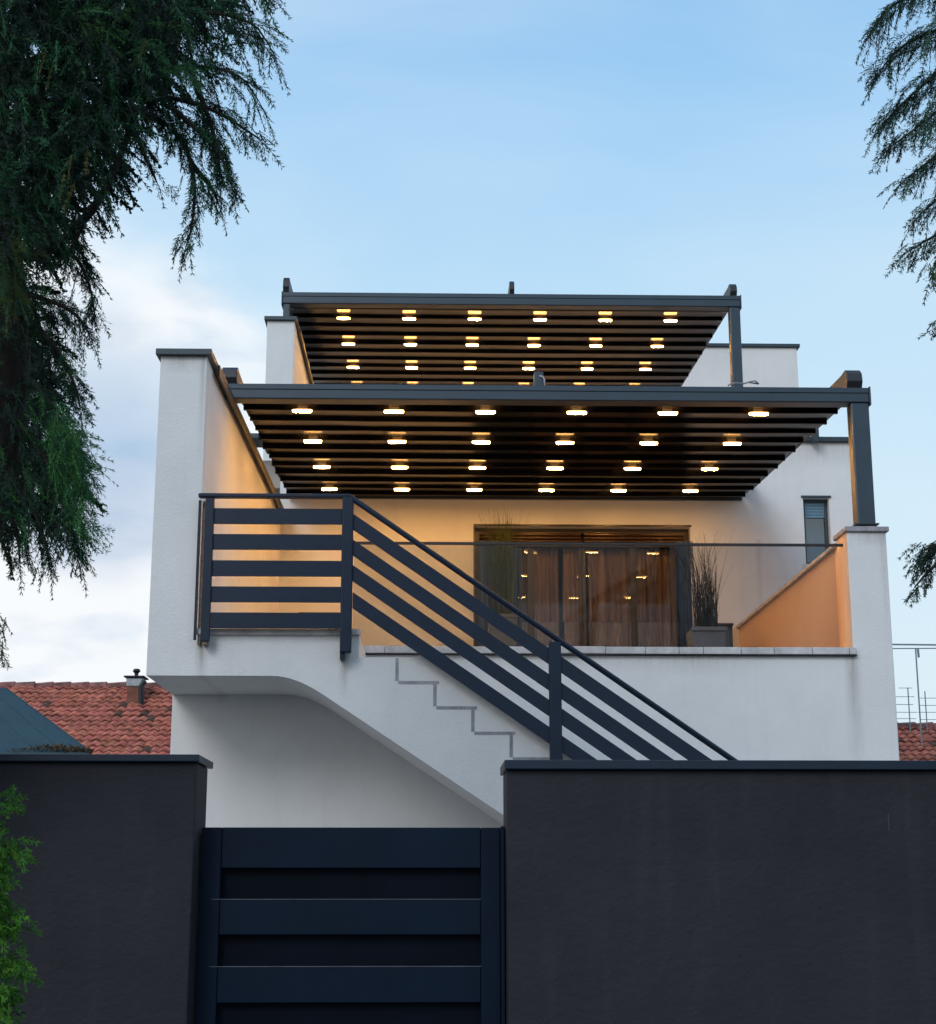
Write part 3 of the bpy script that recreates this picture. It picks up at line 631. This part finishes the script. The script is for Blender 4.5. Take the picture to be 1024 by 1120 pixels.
ch = MB().box(cxp-.12, cxp+.12, YN-.72, YN-.35, zrid-.6, Z_(148, 752, YN-.6)).build('chimney', mat('chimney_brick', (.22,.09,.06), .9, var=.4, vscale=9), rf)
zc_ = Z_(148, 752, YN-.6)
MB().box(cxp-.15, cxp+.15, YN-.74, YN-.36, zc_+.001, zc_+.17).build('chimney_cowl', M['galv'], ch, bevel=.02)
MB().box(cxp-.19, cxp+.19, YN-.79, YN-.31, zc_+.171, zc_+.20).build('cowl_lid', M['black'], ch, bevel=.01)
MB().tube([(cxp, YN-.55, zc_+.2), (cxp, YN-.55, zc_+.27), (cxp, YN-.55, zc_+.31), (cxp, YN-.55, zc_+.35)], [.03, .04, .075, .05], 10).build('finial', M['black'], ch)
MB().tube([(cxp+.16, YN-.80, zc_-.35), (cxp+.14, YN-.80, zc_), (cxp+.2, YN-.78, zc_+.1)], .05, 8).build('flue_pipe', M['black'], ch)
# green sheet roof of a shed
YS = 21.0
sd = thing('shed', 'low shed with sloping dark teal sheet roof and mossy edge', 'shed', (X_(20, 800, YS), YS, 0))
q = [P(6, 752, YS+1.2), P(101, 823, YS), P(-140, 823, YS), P(-140, 752, YS+1.2)]
q2 = [v_+Vector((0, 0, -.05)) for v_ in q]
mbx = MB(); mbx.add(q+q2, [(0,3,2,1),(4,5,6,7),(0,1,5,4),(1,2,6,5),(2,3,7,6),(3,0,4,7)])
shr = mbx.build('roof', M['tarp'], sd)
sm = MB()
for k in range(9):
    u = k/8.0; t0 = q[3].lerp(q[0], u); b0 = q[2].lerp(q[1], u); sm.tube([t0+Vector((0,-.002,.003)), b0+Vector((0,-.002,.003))], .005, 6)
sm.build('roof_seam', M['tarp'], shr)
wz = P(101, 823, YS)
MB().box(q[2].x+.2, wz.x-.35, YS+.2, YS+3.5, 0, wz.z-.06).build('wall', M['render2'], sd)
r = random.Random(5); mm = MB()
for k in range(420):
    u = r.random()**.8; xx = X_(8+u*92, 820, YS); s_ = r.uniform(.012, .04)*(1.1 if u > .3 else .6); zz = wz.z+.02+r.uniform(0, .07)*math.sin(u*3.1)
    c0 = Vector((xx, YS+r.uniform(-.05, .08), zz)); d1 = Vector((r.uniform(-1,1), r.uniform(-1,1), r.uniform(-.3,1))).normalized()*s_; d2 = Vector((r.uniform(-1,1), r.uniform(-1,1), r.uniform(-1,1))).normalized()*s_
    mm.add([c0, c0+d1, c0+d1+d2, c0+d2], [(0,1,2,3)])
MB.build(mm, 'moss', M['moss'], shr)
# right neighbour
zr2 = Z_(1005, 797, YN)
n2 = thing('neighbour_house', 'house with red clay tiled roof behind the right end of the white house', 'house', (12, YN, 0))
n2x0, n2x1 = X_(940, 800, YN), 22.0
MB().box(n2x0+.3, n2x1-.3, YN-4.2, YN+4.2, 0, 2.1).build('wall', M['render2'], n2)
tile_roof(n2, n2x0, n2x1, YN, zr2, YN-4.9, zr2-2.3, seed=9, base=(.46,.15,.105))
MB().prism([(YN, zr2-.03), (YN+4.9, zr2-2.3), (YN-4.9, zr2-2.4)], 'x', n2x0+.05, n2x1-.05).build('gable', M['render2'], n2)
# antennas, pole and rail
def ant(px, yt, ybm, Y, els, label):
    t = thing('antenna', label, 'antenna', (X_(px, ybm, Y), Y, Z_(px, ybm, Y)-.3))
    b0 = P(px, ybm+12, Y); t0 = P(px, yt, Y); t0.x = b0.x; MB().tube([b0, t0], .011, 6).build('mast', M['antenna'], t)
    for (y, xa, xb) in els:
        A = P(xa, y, Y); B = P(xb, y, Y); B.z = A.z; MB().tube([A, B], .006, 6).build('element', M['antenna'], t)
    return t
ant(996.5, 752, 796, YN-.3, [(752.5, 983, 998), (762, 976, 1000), (770.5, 980, 999), (779, 974, 1003), (786, 976, 1002), (791, 980, 1000)], 'small comb shaped television antenna nearest the white pillar')
ant(1015, 756, 796, YN-.3, [(763.5, 1006, 1026), (771.5, 1005, 1024), (779, 1004, 1026), (787, 1006, 1024)], 'faint television antenna right of the tall thin pole')
tp = thing('roof_frame', 'thin metal frame with tall pole and double top rail above the right roof', 'metal frame', (X_(1005, 790, YN-1), YN-1, Z_(1005, 797, YN-1)-.8))
pb = P(1007.5, 800, YN-1); pt = P(1001.5, 709, YN-1)
MB().tube([pb-Vector((0,0,.9)), pt], .014, 8).build('pole', M['antenna'], tp)
MB().tube([P(1004, 709, YN-1), P(1005, 719, YN-1)], .022, 8).build('bracket', M['antenna'], tp)
MB().tube([P(940, 704.5, YN-1), P(1150, 706.5, YN-1)], .016, 8).build('rail', M['galv'], tp)
MB().tube([P(940, 709.5, YN-1), P(1150, 708.5, YN-1)], .010, 8).build('rail', M['antenna'], tp)
pq = P(1150, 706, YN-1); MB().tube([pq, pq-Vector((0,0,2.6))], .03, 8).build('pole', M['antenna'], tp)
# ------------------------------------------------------------------ conifers
class Fol:
    def __init__(s): s.V = []; s.Fc = []; s.T = []; s.n = 0
    def tris(s, tri, col):  # tri (n,3,3) ; col (n,3)
        n = len(tri); s.V.append(tri.reshape(-1, 3)); s.T.append(col); s.n += n
    def build(s, name, m, parent):
        V = np.concatenate(s.V).astype(np.float32); n = len(V)//3; T = np.concatenate(s.T).astype(np.float32)
        V = V-np.array(parent.location, dtype=np.float32)
        me = bpy.data.meshes.new(name); me.vertices.add(n*3); me.loops.add(n*3); me.polygons.add(n)
        me.vertices.foreach_set('co', V.ravel()); me.loops.foreach_set('vertex_index', np.arange(n*3, dtype=np.int32)); me.polygons.foreach_set('loop_start', np.arange(0, n*3, 3, dtype=np.int32))
        me.update(calc_edges=True); me.materials.append(m)
        ca_ = me.attributes.new('tint', 'FLOAT_COLOR', 'FACE'); ca_.data.foreach_set('color', np.concatenate([T, np.ones((n, 1), np.float32)], 1).ravel())
        o = bpy.data.objects.new(name, me); C.objects.link(o); o.parent = parent; return o
def nrm(v): return v/np.maximum(np.linalg.norm(v, axis=-1, keepdims=True), 1e-9)
def frond(F_, p0, d, L, w, col, droop=.5, nw=.0016, dens=1.0, plane=None):
    d = nrm(np.array(d, float)); p0 = np.array(p0, float)
    up = rng.normal(size=3) if plane is None else np.array(plane, float)
    s = nrm(np.cross(d, up)); nb_ = max(5, int(L/.011*dens))
    t = (np.arange(nb_)+rng.random(nb_)*.6)/nb_; t = np.repeat(t, 2); sg = np.tile([1, -1], nb_)
    dn = np.array([0, 0, -1.0])
    base = p0+d*(L*t)[:, None]+dn*(droop*L*.45*t*t)[:, None]
    tang = nrm(d+dn*(droop*.9*t)[:, None])
    ang = np.radians(rng.uniform(25, 48, len(t))); ll = w*(1-t*.8)*rng.uniform(.55, 1.1, len(t))
    bd = nrm(tang*np.cos(ang)[:, None]+s*(sg*np.sin(ang))[:, None]+dn*.22+rng.normal(size=(len(t), 3))*.14)
    m = 4
    # branchlet strip as thin triangle
    wv = nrm(np.cross(bd, rng.normal(size=bd.shape)))*nw*.8
    tri = np.stack([base-wv, base+wv, base+bd*ll[:, None]], 1)
    out = [tri]
    for k in range(m):
        u = (k+.6)/m*.95
        b2 = base+bd*(ll*u)[:, None]; sg2 = np.where(rng.random(len(t)) < .5, 1, -1)
        nd = nrm(bd*.9+s*(sg2*rng.uniform(.3, .75, len(t)))[:, None]+rng.normal(size=bd.shape)*.3)
        nl = rng.uniform(.007, .017, len(t))*(1.1-u*.4); wv = nrm(np.cross(nd, rng.normal(size=bd.shape)))*nw
        out.append(np.stack([b2-wv, b2+wv, b2+nd*nl[:, None]], 1))
    # axis
    K = 5; tt = np.linspace(0, 1, K+1); ax = p0+d*(L*tt)[:, None]+dn*(droop*L*.45*tt*tt)[:, None]; wv = s*nw*1.4
    out.append(np.stack([ax[:-1]-wv, ax[:-1]+wv, ax[1:]], 1))
    tri = np.concatenate(out); c = np.array(col)*rng.uniform(.7, 1.35)
    F_.tris(tri, np.tile(c, (len(tri), 1))*rng.uniform(.7, 1.3, (len(tri), 1)))
def curve_pts(pl, n):
    pl = [np.array(q) for q in pl]; seg = [np.linalg.norm(pl[i+1]-pl[i]) for i in range(len(pl)-1)]; tot = sum(seg); out = []
    for k in range(n):
        s = (k+rng.random())/n*tot; i = 0
        while i < len(seg)-1 and s > seg[i]: s -= seg[i]; i += 1
        u = min(1, s/seg[i]); out.append((pl[i]*(1-u)+pl[i+1]*u, nrm(pl[i+1]-pl[i]), (sum(seg[:i])+u*seg[i])/tot))
    return out
def smooth_path(pl, it=2):
    pl = [np.array(q, float) for q in pl]
    for _ in range(it):
        n = [pl[0]]
        for i in range(len(pl)-1): n += [pl[i]*.75+pl[i+1]*.25, pl[i]*.25+pl[i+1]*.75]
        n.append(pl[-1]); pl = n
    return pl
def branch(F_, wood, pts, n, L, w, col, r0=.012, droop=.6, out=.55, dens=1.0, nw=.0016, along=(0.08, 1), bright=None, jit=.05):
    pl = smooth_path([P(*q) for q in pts])
    rs = [r0*(1-.85*i/(len(pl)-1)) for i in range(len(pl))]
    wood.tube(pl, rs, 6)
    for (q, tg, u) in curve_pts(pl, n):
        if not along[0] <= u <= along[1]: continue
        sd = rng.normal(size=3); sd -= tg*np.dot(sd, tg); sd = nrm(sd)
        d = tg*.65+sd*out+np.array([0, 0, -.35])
        c = np.array(col)
        if bright is not None and rng.random() < bright[0]: c = np.array(bright[1])
        frond(F_, q+rng.normal(size=3)*jit*.3, d, L*rng.uniform(.6, 1.15)*(1-.35*u), w*rng.uniform(.7, 1.2), c, droop, dens=dens, nw=nw)
    tg = nrm(np.array(pl[-1])-np.array(pl[-2])); frond(F_, pl[-1], tg+np.array([0, 0, -.2]), L*.8, w, col, droop, dens=dens, nw=nw)
def inpoly(x, y, poly):
    c = False; j = len(poly)-1
    for i in range(len(poly)):
        xi, yi = poly[i]; xj, yj = poly[j]
        if (yi > y) != (yj > y) and x < (xj-xi)*(y-yi)/(yj-yi)+xi: c = not c
        j = i
    return c
def fill(F_, poly, n, Y0, Y1_, L, w, cols, d0=(.35, -.1, -.6), dens=.8, nw=.0013, droop=.5):
    xs = [q[0] for q in poly]; ys = [q[1] for q in poly]; k = 0
    while k < n:
        x, y = rng.uniform(min(xs), max(xs)), rng.uniform(min(ys), max(ys))
        if not inpoly(x, y, poly): continue
        k += 1; q = P(x, y, rng.uniform(Y0, Y1_)); d = np.array(d0)+rng.normal(size=3)*.45
        c = cols[0] if rng.random() > cols[2] else cols[1]
        frond(F_, np.array(q), d, L*rng.uniform(.6, 1.2), w*rng.uniform(.8, 1.2), c, droop, dens=dens, nw=nw)
DK = (.015, .036, .027); MD = (.026, .098, .045); BR = (.042, .15, .04); YL = (.10, .10, .03)
tl = thing('conifer_tree', 'large dark weeping conifer tree filling the upper left corner', 'tree', (X_(-330, 1500, 5.6), 5.6, .125))
wood = MB(); Fo = Fol()
tr = [(-330, 1500, 5.6), (-240, 1000, 5.6), (-95, 700, 5.5), (-30, 560, 5.45), (-2, 430, 5.4), (-8, 300, 5.4), (-25, 100, 5.4), (-20, -200, 5.4), (-30, -600, 5.4)]
tpl = smooth_path([P(*q) for q in tr]); tpl[0][2] = .1
trunk = MB(); nT = len(tpl); trunk.tube(tpl, [.17-.09*i/(nT-1) for i in range(nT)], 14)
Ym = 5.2
for pts, n, L, w, kw in [
    ([(-20,90,5.4),(90,40,5.2),(200,10,5.0),(275,20,5.0),(296,52,5.0)], 120, .19, .055, {}),
    ([(-20,60,5.4),(120,0,5.3),(220,-30,5.1),(285,-10,5.0)], 90, .19, .055, {}),
    ([(-20,160,5.4),(110,90,5.1),(200,70,5.0),(262,78,4.9),(284,112,4.9)], 110, .17, .055, {}),
    ([(100,100,5.2),(185,105,5.0),(235,120,5.0),(266,140,5.0),(284,152,5.0)], 80, .14, .05, {}),
    ([(120,110,5.2),(178,130,5.1),(205,160,5.0),(214,200,5.0),(211,245,5.0),(203,272,5.0)], 95, .12, .046, {}),
    ([(185,115,5.0),(225,150,4.95),(248,180,4.95),(254,205,4.95)], 60, .13, .045, {}),
    ([(210,180,5.0),(232,205,5.0),(240,225,5.0)], 26, .11, .04, {}),
    ([(130,110,5.2),(150,150,5.1),(165,185,5.1),(172,200,5.1)], 26, .10, .04, {}),
    ([(214,90,5.0),(236,150,5.0),(240,190,5.0)], 44, .13, .05, {}),
    ([(30,230,5.4),(60,262,5.3),(88,285,5.2),(100,318,5.1),(104,345,5.1)], 85, .13, .045, {}),
    ([(20,320,5.4),(60,330,5.3),(86,345,5.2),(98,366,5.2)], 60, .13, .045, {}),
    ([(20,340,5.4),(50,365,5.3),(70,395,5.2),(84,425,5.2),(88,448,5.2)], 90, .12, .045, {}),
    ([(10,400,5.4),(50,430,5.3),(66,465,5.2),(78,505,5.2),(86,545,5.2)], 110, .13, .048, {}),
    ([(10,450,5.4),(52,500,5.3),(68,550,5.2),(82,588,5.2),(88,610,5.2)], 120, .13, .048, {}),
    ([(0,500,5.4),(30,540,5.3),(48,585,5.2),(54,618,5.2)], 70, .12, .045, {}),
    ([(-10,480,5.4),(6,540,5.3),(20,590,5.3),(22,612,5.3)], 60, .12, .045, {}),
    ([(-60,620,5.4),(-25,650,5.3),(-6,672,5.3),(0,700,5.3)], 50, .10, .04, {}),
    ]:
    branch(Fo, wood, pts, n, L, w, DK, bright=(.42, MD), **kw)
# visible bare limb
lp = smooth_path([P(*q) for q in [(150,120,5.2),(128,180,5.15),(112,215,5.1),(88,245,5.15),(62,270,5.2),(30,282,5.35)]])
wood.tube(lp, [.010+.012*i/(len(lp)-1) for i in range(len(lp))], 8)
for (q_, tg, u) in curve_pts(lp, 34): frond(Fo, q_, np.array([.5, 0, -.6])+rng.normal(size=3)*.35, .10, .04, DK, .5)
branch(Fo, wood, [(90,245,5.15),(80,270,5.15),(66,285,5.15)], 14, .08, .035, MD)
top_poly = [(-180,-260),(330,-260),(275,-10),(262,40),(232,70),(196,88),(172,112),(142,128),(128,165),(106,205),(66,250),(36,285),(-180,330)]
fill(Fo, top_poly, 1700, 4.9, 5.8, .20, .060, (DK, MD, .26), dens=.8, nw=.0024)
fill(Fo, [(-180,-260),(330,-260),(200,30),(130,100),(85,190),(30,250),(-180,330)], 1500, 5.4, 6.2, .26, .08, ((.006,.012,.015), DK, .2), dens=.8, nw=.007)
low_poly = [(-180,280),(40,300),(62,350),(66,390),(76,440),(80,500),(88,550),(88,592),(60,590),(20,570),(-180,600)]
fill(Fo, [(-20,-60),(200,-60),(190,40),(150,95),(120,160),(95,205),(50,250),(-20,300)], 650, 4.75, 4.95, .17, .055, (DK, MD, .3), dens=.8, nw=.0024)
fill(Fo, low_poly, 900, 5.0, 5.7, .15, .05, (DK, BR, .10), d0=(.5,-.1,-.7), dens=.85, nw=.0015)
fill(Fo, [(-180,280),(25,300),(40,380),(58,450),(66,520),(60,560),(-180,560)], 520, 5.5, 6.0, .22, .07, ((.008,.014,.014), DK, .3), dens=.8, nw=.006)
fill(Fo, [(60,430),(88,470),(94,550),(94,585),(70,570),(50,480)], 170, 4.95, 5.15, .12, .045, (MD, BR, .6), d0=(.5,-.1,-.7))
fill(Fo, [(0,200),(22,230),(18,330),(-10,330)], 60, 4.8, 5.0, .12, .045, (MD, (.05,.075,.022), .5))
fill(Fo, [(80,5),(150,10),(165,28),(110,40),(80,30)], 26, 4.75, 4.85, .14, .045, (MD, (.045,.12,.03), .5), d0=(.8,-.1,-.2))
fill(Fo, [(165,60),(210,66),(205,86),(170,80)], 18, 4.75, 4.85, .12, .045, (MD, (.03,.09,.03), .4), d0=(.8,-.1,-.3))
for (x_, y_) in ((78,170),(70,190),(82,200),(96,160),(58,70),(50,55),(160,42)): frond(Fo, np.array(P(x_, y_, 4.72)), (-.15+rng.normal()*.15, 0, -1), .09, .018, YL, .2, nw=.0017)
wd = trunk.build('trunk', M['bark'], tl, smooth=True); wood.build('branches', M['bark'], tl, smooth=True); Fo.build('crown', M['leaf'], tl)
# right tree
trt = thing('conifer_tree', 'sparse feathery conifer tree reaching in from the right edge', 'tree', (X_(1230, 500, 6.0)+0.3, 5.3, .125))
wood = MB(); Fo = Fol(); RD = (.020, .046, .036); RM = (.045, .105, .065)
base = Vector((trt.location.x, 5.3, .1)); trunk = MB(); _tp = smooth_path([base, P(1262,1000,5.3), P(1240,620,5.3), P(1250,300,5.3), P(1250,-160,5.3), P(1250,-700,5.3)]); trunk.tube(_tp, [.13-.09*i/(len(_tp)-1) for i in range(len(_tp))], 12)
for pts, n, L, w in [
    ([(1250,-120,5.3),(1100,-60,5.2),(1020,-20,5.1),(972,8,5.1),(955,30,5.1)], 130, .17, .05),
    ([(1250,-60,5.3),(1110,0,5.2),(1030,30,5.1),(985,50,5.1),(962,78,5.1)], 130, .16, .05),
    ([(1250,0,5.3),(1100,40,5.2),(1030,75,5.1),(990,110,5.1),(966,135,5.1)], 130, .16, .05),
    ([(1250,40,5.3),(1100,90,5.2),(1040,110,5.1),(1000,142,5.1),(975,160,5.1)], 120, .15, .048),
    ([(1250,90,5.3),(1110,130,5.2),(1050,150,5.1),(1012,180,5.1),(990,196,5.1)], 100, .14, .045),
    ([(1250,140,5.3),(1110,180,5.2),(1050,200,5.1),(1016,225,5.1),(1002,240,5.1)], 85, .13, .042),
    ([(1250,190,5.3),(1110,220,5.2),(1060,240,5.1),(1014,262,5.1),(992,276,5.1)], 85, .13, .042),
    ([(1250,200,5.3),(1110,235,5.2),(1060,250,5.1),(1030,275,5.1),(1020,298,5.1)], 80, .13, .042),
    ([(1250,320,5.3),(1110,345,5.2),(1050,355,5.1),(1022,360,5.1)], 60, .08, .025),
    ([(1250,560,5.3),(1110,575,5.2),(1050,588,5.1),(1022,596,5.1),(1006,604,5.1)], 100, .09, .03),
    ([(1200,570,5.3),(1080,590,5.2),(1040,605,5.1),(1015,625,5.1),(1000,643,5.1)], 90, .07, .026),
    ([(1022,596,5.1),(1012,612,5.1),(1006,622,5.1)], 14, .06, .02),
    ]:
    branch(Fo, wood, pts, int(n*1.5), L, w, RD, r0=.012, bright=(.35, RM), droop=.45, out=.4)
fill(Fo, [(1010,-40),(1200,-40),(1200,270),(1040,240),(1010,130)], 360, 4.9, 5.6, .17, .05, (RD, RM, .3), d0=(-.5,-.1,-.6))
wood.tube([P(1250,-150,5.3), P(1250,300,5.3), P(1240,610,5.3)], .03, 8)
fill(Fo, [(1130,-150),(1480,-150),(1500,660),(1300,720),(1180,640),(1130,300)], 1100, 4.9, 6.0, .24, .07, (RD, RM, .3), d0=(.1,-.1,-.7), dens=.7, nw=.0026)
trunk.build('trunk', M['bark'], trt, smooth=True); wood.build('branches', M['bark'], trt, smooth=True); Fo.build('crown', M['leaf'], trt)
# bright green shrub at lower left in front of the wall
ts = thing('conifer_shrub', 'bright green leafy shrub at the lower left edge before the dark wall', 'shrub', (X_(-60, 1100, 4.6), 4.6, .125))
wood = MB(); Fo = Fol(); G1 = (.042, .145, .018); G2 = (.09, .24, .03)
bq = Vector((ts.location.x, 4.6, .12))
MB().tube([bq, P(-60, 1200, 4.6), P(-50, 900, 4.6)], [.04,.03,.01], 8).build('stem', M['bark'], ts)
for pts, n in [([(-60,960,4.6),(-30,900,4.6),(-10,885,4.6),(3,878,4.6)], 60), ([(-60,990,4.6),(-25,935,4.6),(4,922,4.6),(18,928,4.6)], 80),
    ([(-60,1000,4.6),(-30,960,4.6),(-5,945,4.6),(6,952,4.6)], 60), ([(-60,1010,4.6),(-35,985,4.6),(-8,975,4.6),(2,985,4.6)], 80), ([(-60,1060,4.6),(-30,1025,4.6),(0,1008,4.6),(16,1010,4.6)], 90),
    ([(-60,1100,4.6),(-30,1060,4.6),(5,1050,4.6),(24,1060,4.6)], 90), ([(-60,1120,4.6),(-30,1080,4.6),(-5,1075,4.6),(12,1092,4.6)], 70),
    ([(-60,1160,4.6),(-30,1120,4.6),(-8,1110,4.6),(6,1125,4.6)], 60)]:
    branch(Fo, wood, pts, n, .085, .032, G1, r0=.006, bright=(.35, G2), droop=.2, out=.6, nw=.0019, dens=.8)
fill(Fo, [(-160,860),(-20,880),(-12,960),(-10,1130),(-20,1400),(-160,1400)], 420, 4.4, 5.0, .12, .045, (G1, DK, .4), d0=(.2,-.1,.1), dens=.7, nw=.002)
wood.build('twigs', M['bark'], ts); Fo.build('foliage', M['leaf'], ts)
# ------------------------------------------------------------------ world and sun
SUN_EL, SUN_AZ = math.radians(32), math.radians(205)     # behind the camera, to the left
w = bpy.data.worlds.new('World'); S.world = w; w.use_nodes = True; t = w.node_tree; t.nodes.clear(); n = t.nodes; L = t.links
out = n.new('ShaderNodeOutputWorld'); bg = n.new('ShaderNodeBackground'); bg.inputs[1].default_value = .10; L.new(bg.outputs[0], out.inputs[0])
sky = n.new('ShaderNodeTexSky'); sky.sky_type = 'NISHITA'; sky.sun_disc = False; sky.sun_elevation = SUN_EL; sky.sun_rotation = SUN_AZ
tc = n.new('ShaderNodeTexCoord'); sx = n.new('ShaderNodeSeparateXYZ'); L.new(tc.outputs['Generated'], sx.inputs[0])
ramp = n.new('ShaderNodeValToRGB'); cr = ramp.color_ramp; cr.interpolation = 'LINEAR'
cr.elements[0].position = 0; cr.elements[0].color = (.76,.86,.93,1)
cr.elements[1].position = 1; cr.elements[1].color = (.18,.34,.62,1)
for pz, c in ((.12, (.72,.87,.96)), (.25, (.64,.84,.98)), (.36, (.52,.77,.98)), (.45, (.38,.66,.96)), (.52, (.29,.57,.91))):
    e = cr.elements.new(pz); e.color = (*c, 1)
L.new(sx.outputs[2], ramp.inputs[0])
rs_ = n.new('ShaderNodeVectorMath'); rs_.operation = 'SCALE'; rs_.inputs[3].default_value = 10; L.new(ramp.outputs[0], rs_.inputs[0])
mixs = n.new('ShaderNodeMix'); mixs.data_type = 'RGBA'; mixs.inputs[0].default_value = .93; L.new(sky.outputs[0], mixs.inputs[6]); L.new(rs_.outputs[0], mixs.inputs[7])
# clouds
mp = n.new('ShaderNodeMapping'); mp.inputs['Scale'].default_value = (1, 1, 1.9); mp.inputs['Location'].default_value = (.35, .1, .22); L.new(tc.outputs['Generated'], mp.inputs[0])
cn = n.new('ShaderNodeTexNoise'); cn.inputs['Scale'].default_value = 4.2; cn.inputs['Detail'].default_value = 7; cn.inputs['Roughness'].default_value = .52; cn.inputs['Distortion'].default_value = .25; L.new(mp.outputs[0], cn.inputs['Vector'])
# bias: more cloud low and to the left (-x)
bx = n.new('ShaderNodeMath'); bx.operation = 'MULTIPLY_ADD'; L.new(sx.outputs[0], bx.inputs[0]); bx.inputs[1].default_value = -1.05; bx.inputs[2].default_value = .20
bz = n.new('ShaderNodeMath'); bz.operation = 'MULTIPLY_ADD'; L.new(sx.outputs[2], bz.inputs[0]); bz.inputs[1].default_value = -1.05; L.new(bx.outputs[0], bz.inputs[2])
ad = n.new('ShaderNodeMath'); ad.operation = 'ADD'; L.new(cn.outputs[0], ad.inputs[0]); L.new(bz.outputs[0], ad.inputs[1])
mk = n.new('ShaderNodeMapRange'); mk.interpolation_type = 'SMOOTHSTEP'; mk.inputs[1].default_value = .36; mk.inputs[2].default_value = .66; mk.inputs[4].default_value = .96; L.new(ad.outputs[0], mk.inputs[0])
cn2 = n.new('ShaderNodeTexNoise'); cn2.inputs['Scale'].default_value = 5; cn2.inputs['Detail'].default_value = 6
mp2 = n.new('ShaderNodeMapping'); mp2.inputs['Scale'].default_value = (1, 1, 2.6); mp2.inputs['Location'].default_value = (2.3, .4, 1.1); L.new(tc.outputs['Generated'], mp2.inputs[0]); L.new(mp2.outputs[0], cn2.inputs['Vector'])
cc = n.new('ShaderNodeValToRGB'); cc.color_ramp.elements[0].position = .30; cc.color_ramp.elements[0].color = (4.4,6.0,8.0,1); cc.color_ramp.elements[1].position = .46; cc.color_ramp.elements[1].color = (9.5,9.75,10,1); L.new(cn2.outputs[0], cc.inputs[0])
cn3 = n.new('ShaderNodeTexNoise'); cn3.inputs['Scale'].default_value = 2.6; cn3.inputs['Detail'].default_value = 5; cn3.inputs['Distortion'].default_value = .6
mp3 = n.new('ShaderNodeMapping'); mp3.inputs['Scale'].default_value = (1, 1, 2.2); mp3.inputs['Rotation'].default_value = (0, .5, 0); L.new(tc.outputs['Generated'], mp3.inputs[0]); L.new(mp3.outputs[0], cn3.inputs['Vector'])
mk3 = n.new('ShaderNodeMapRange'); mk3.inputs[1].default_value = .40; mk3.inputs[2].default_value = .72; mk3.inputs[4].default_value = .42; L.new(cn3.outputs[0], mk3.inputs[0])
mh = n.new('ShaderNodeMix'); mh.data_type = 'RGBA'; L.new(mk3.outputs[0], mh.inputs[0]); L.new(mixs.outputs[2], mh.inputs[6]); mh.inputs[7].default_value = (8.0,9.1,9.8,1)
dp = n.new('ShaderNodeVectorMath'); dp.operation = 'DOT_PRODUCT'; dd_ = (P(120, 490, 10)-Vector((0,0,EYE))).normalized(); dp.inputs[1].default_value = dd_; L.new(tc.outputs['Generated'], dp.inputs[0])
am = n.new('ShaderNodeMath'); am.operation = 'MULTIPLY_ADD'; am.inputs[1].default_value = .012; L.new(cn2.outputs[0], am.inputs[0]); L.new(dp.outputs['Value'], am.inputs[2])
pk = n.new('ShaderNodeMapRange'); pk.interpolation_type = 'SMOOTHSTEP'; pk.inputs[1].default_value = 1.0015; pk.inputs[2].default_value = 1.0068; pk.inputs[4].default_value = .85; L.new(am.outputs[0], pk.inputs[0])
mcc = n.new('ShaderNodeMix'); mcc.data_type = 'RGBA'; L.new(pk.outputs[0], mcc.inputs[0]); L.new(cc.outputs[0], mcc.inputs[6]); mcc.inputs[7].default_value = (3.1,4.6,6.9,1)
mc = n.new('ShaderNodeMix'); mc.data_type = 'RGBA'; L.new(mk.outputs[0], mc.inputs[0]); L.new(mh.outputs[2], mc.inputs[6]); L.new(mcc.outputs[2], mc.inputs[7])
L.new(mc.outputs[2], bg.inputs[0])
sl_ = bpy.data.lights.new('sun', 'SUN'); sl_.energy = 1.15; sl_.angle = math.radians(25); sl_.color = (.98, .985, 1)
so = bpy.data.objects.new('sun', sl_); C.objects.link(so)
dirv = Vector((math.sin(SUN_AZ)*math.cos(SUN_EL), math.cos(SUN_AZ)*math.cos(SUN_EL), math.sin(SUN_EL)))
so.rotation_euler = dirv.to_track_quat('Z', 'Y').to_euler()
S.view_settings.view_transform = 'Standard'; S.view_settings.look = 'None'; S.view_settings.exposure = 0; S.view_settings.gamma = 1
S.cycles.sample_clamp_indirect = 6; S.cycles.max_bounces = 8; S.cycles.transparent_max_bounces = 12
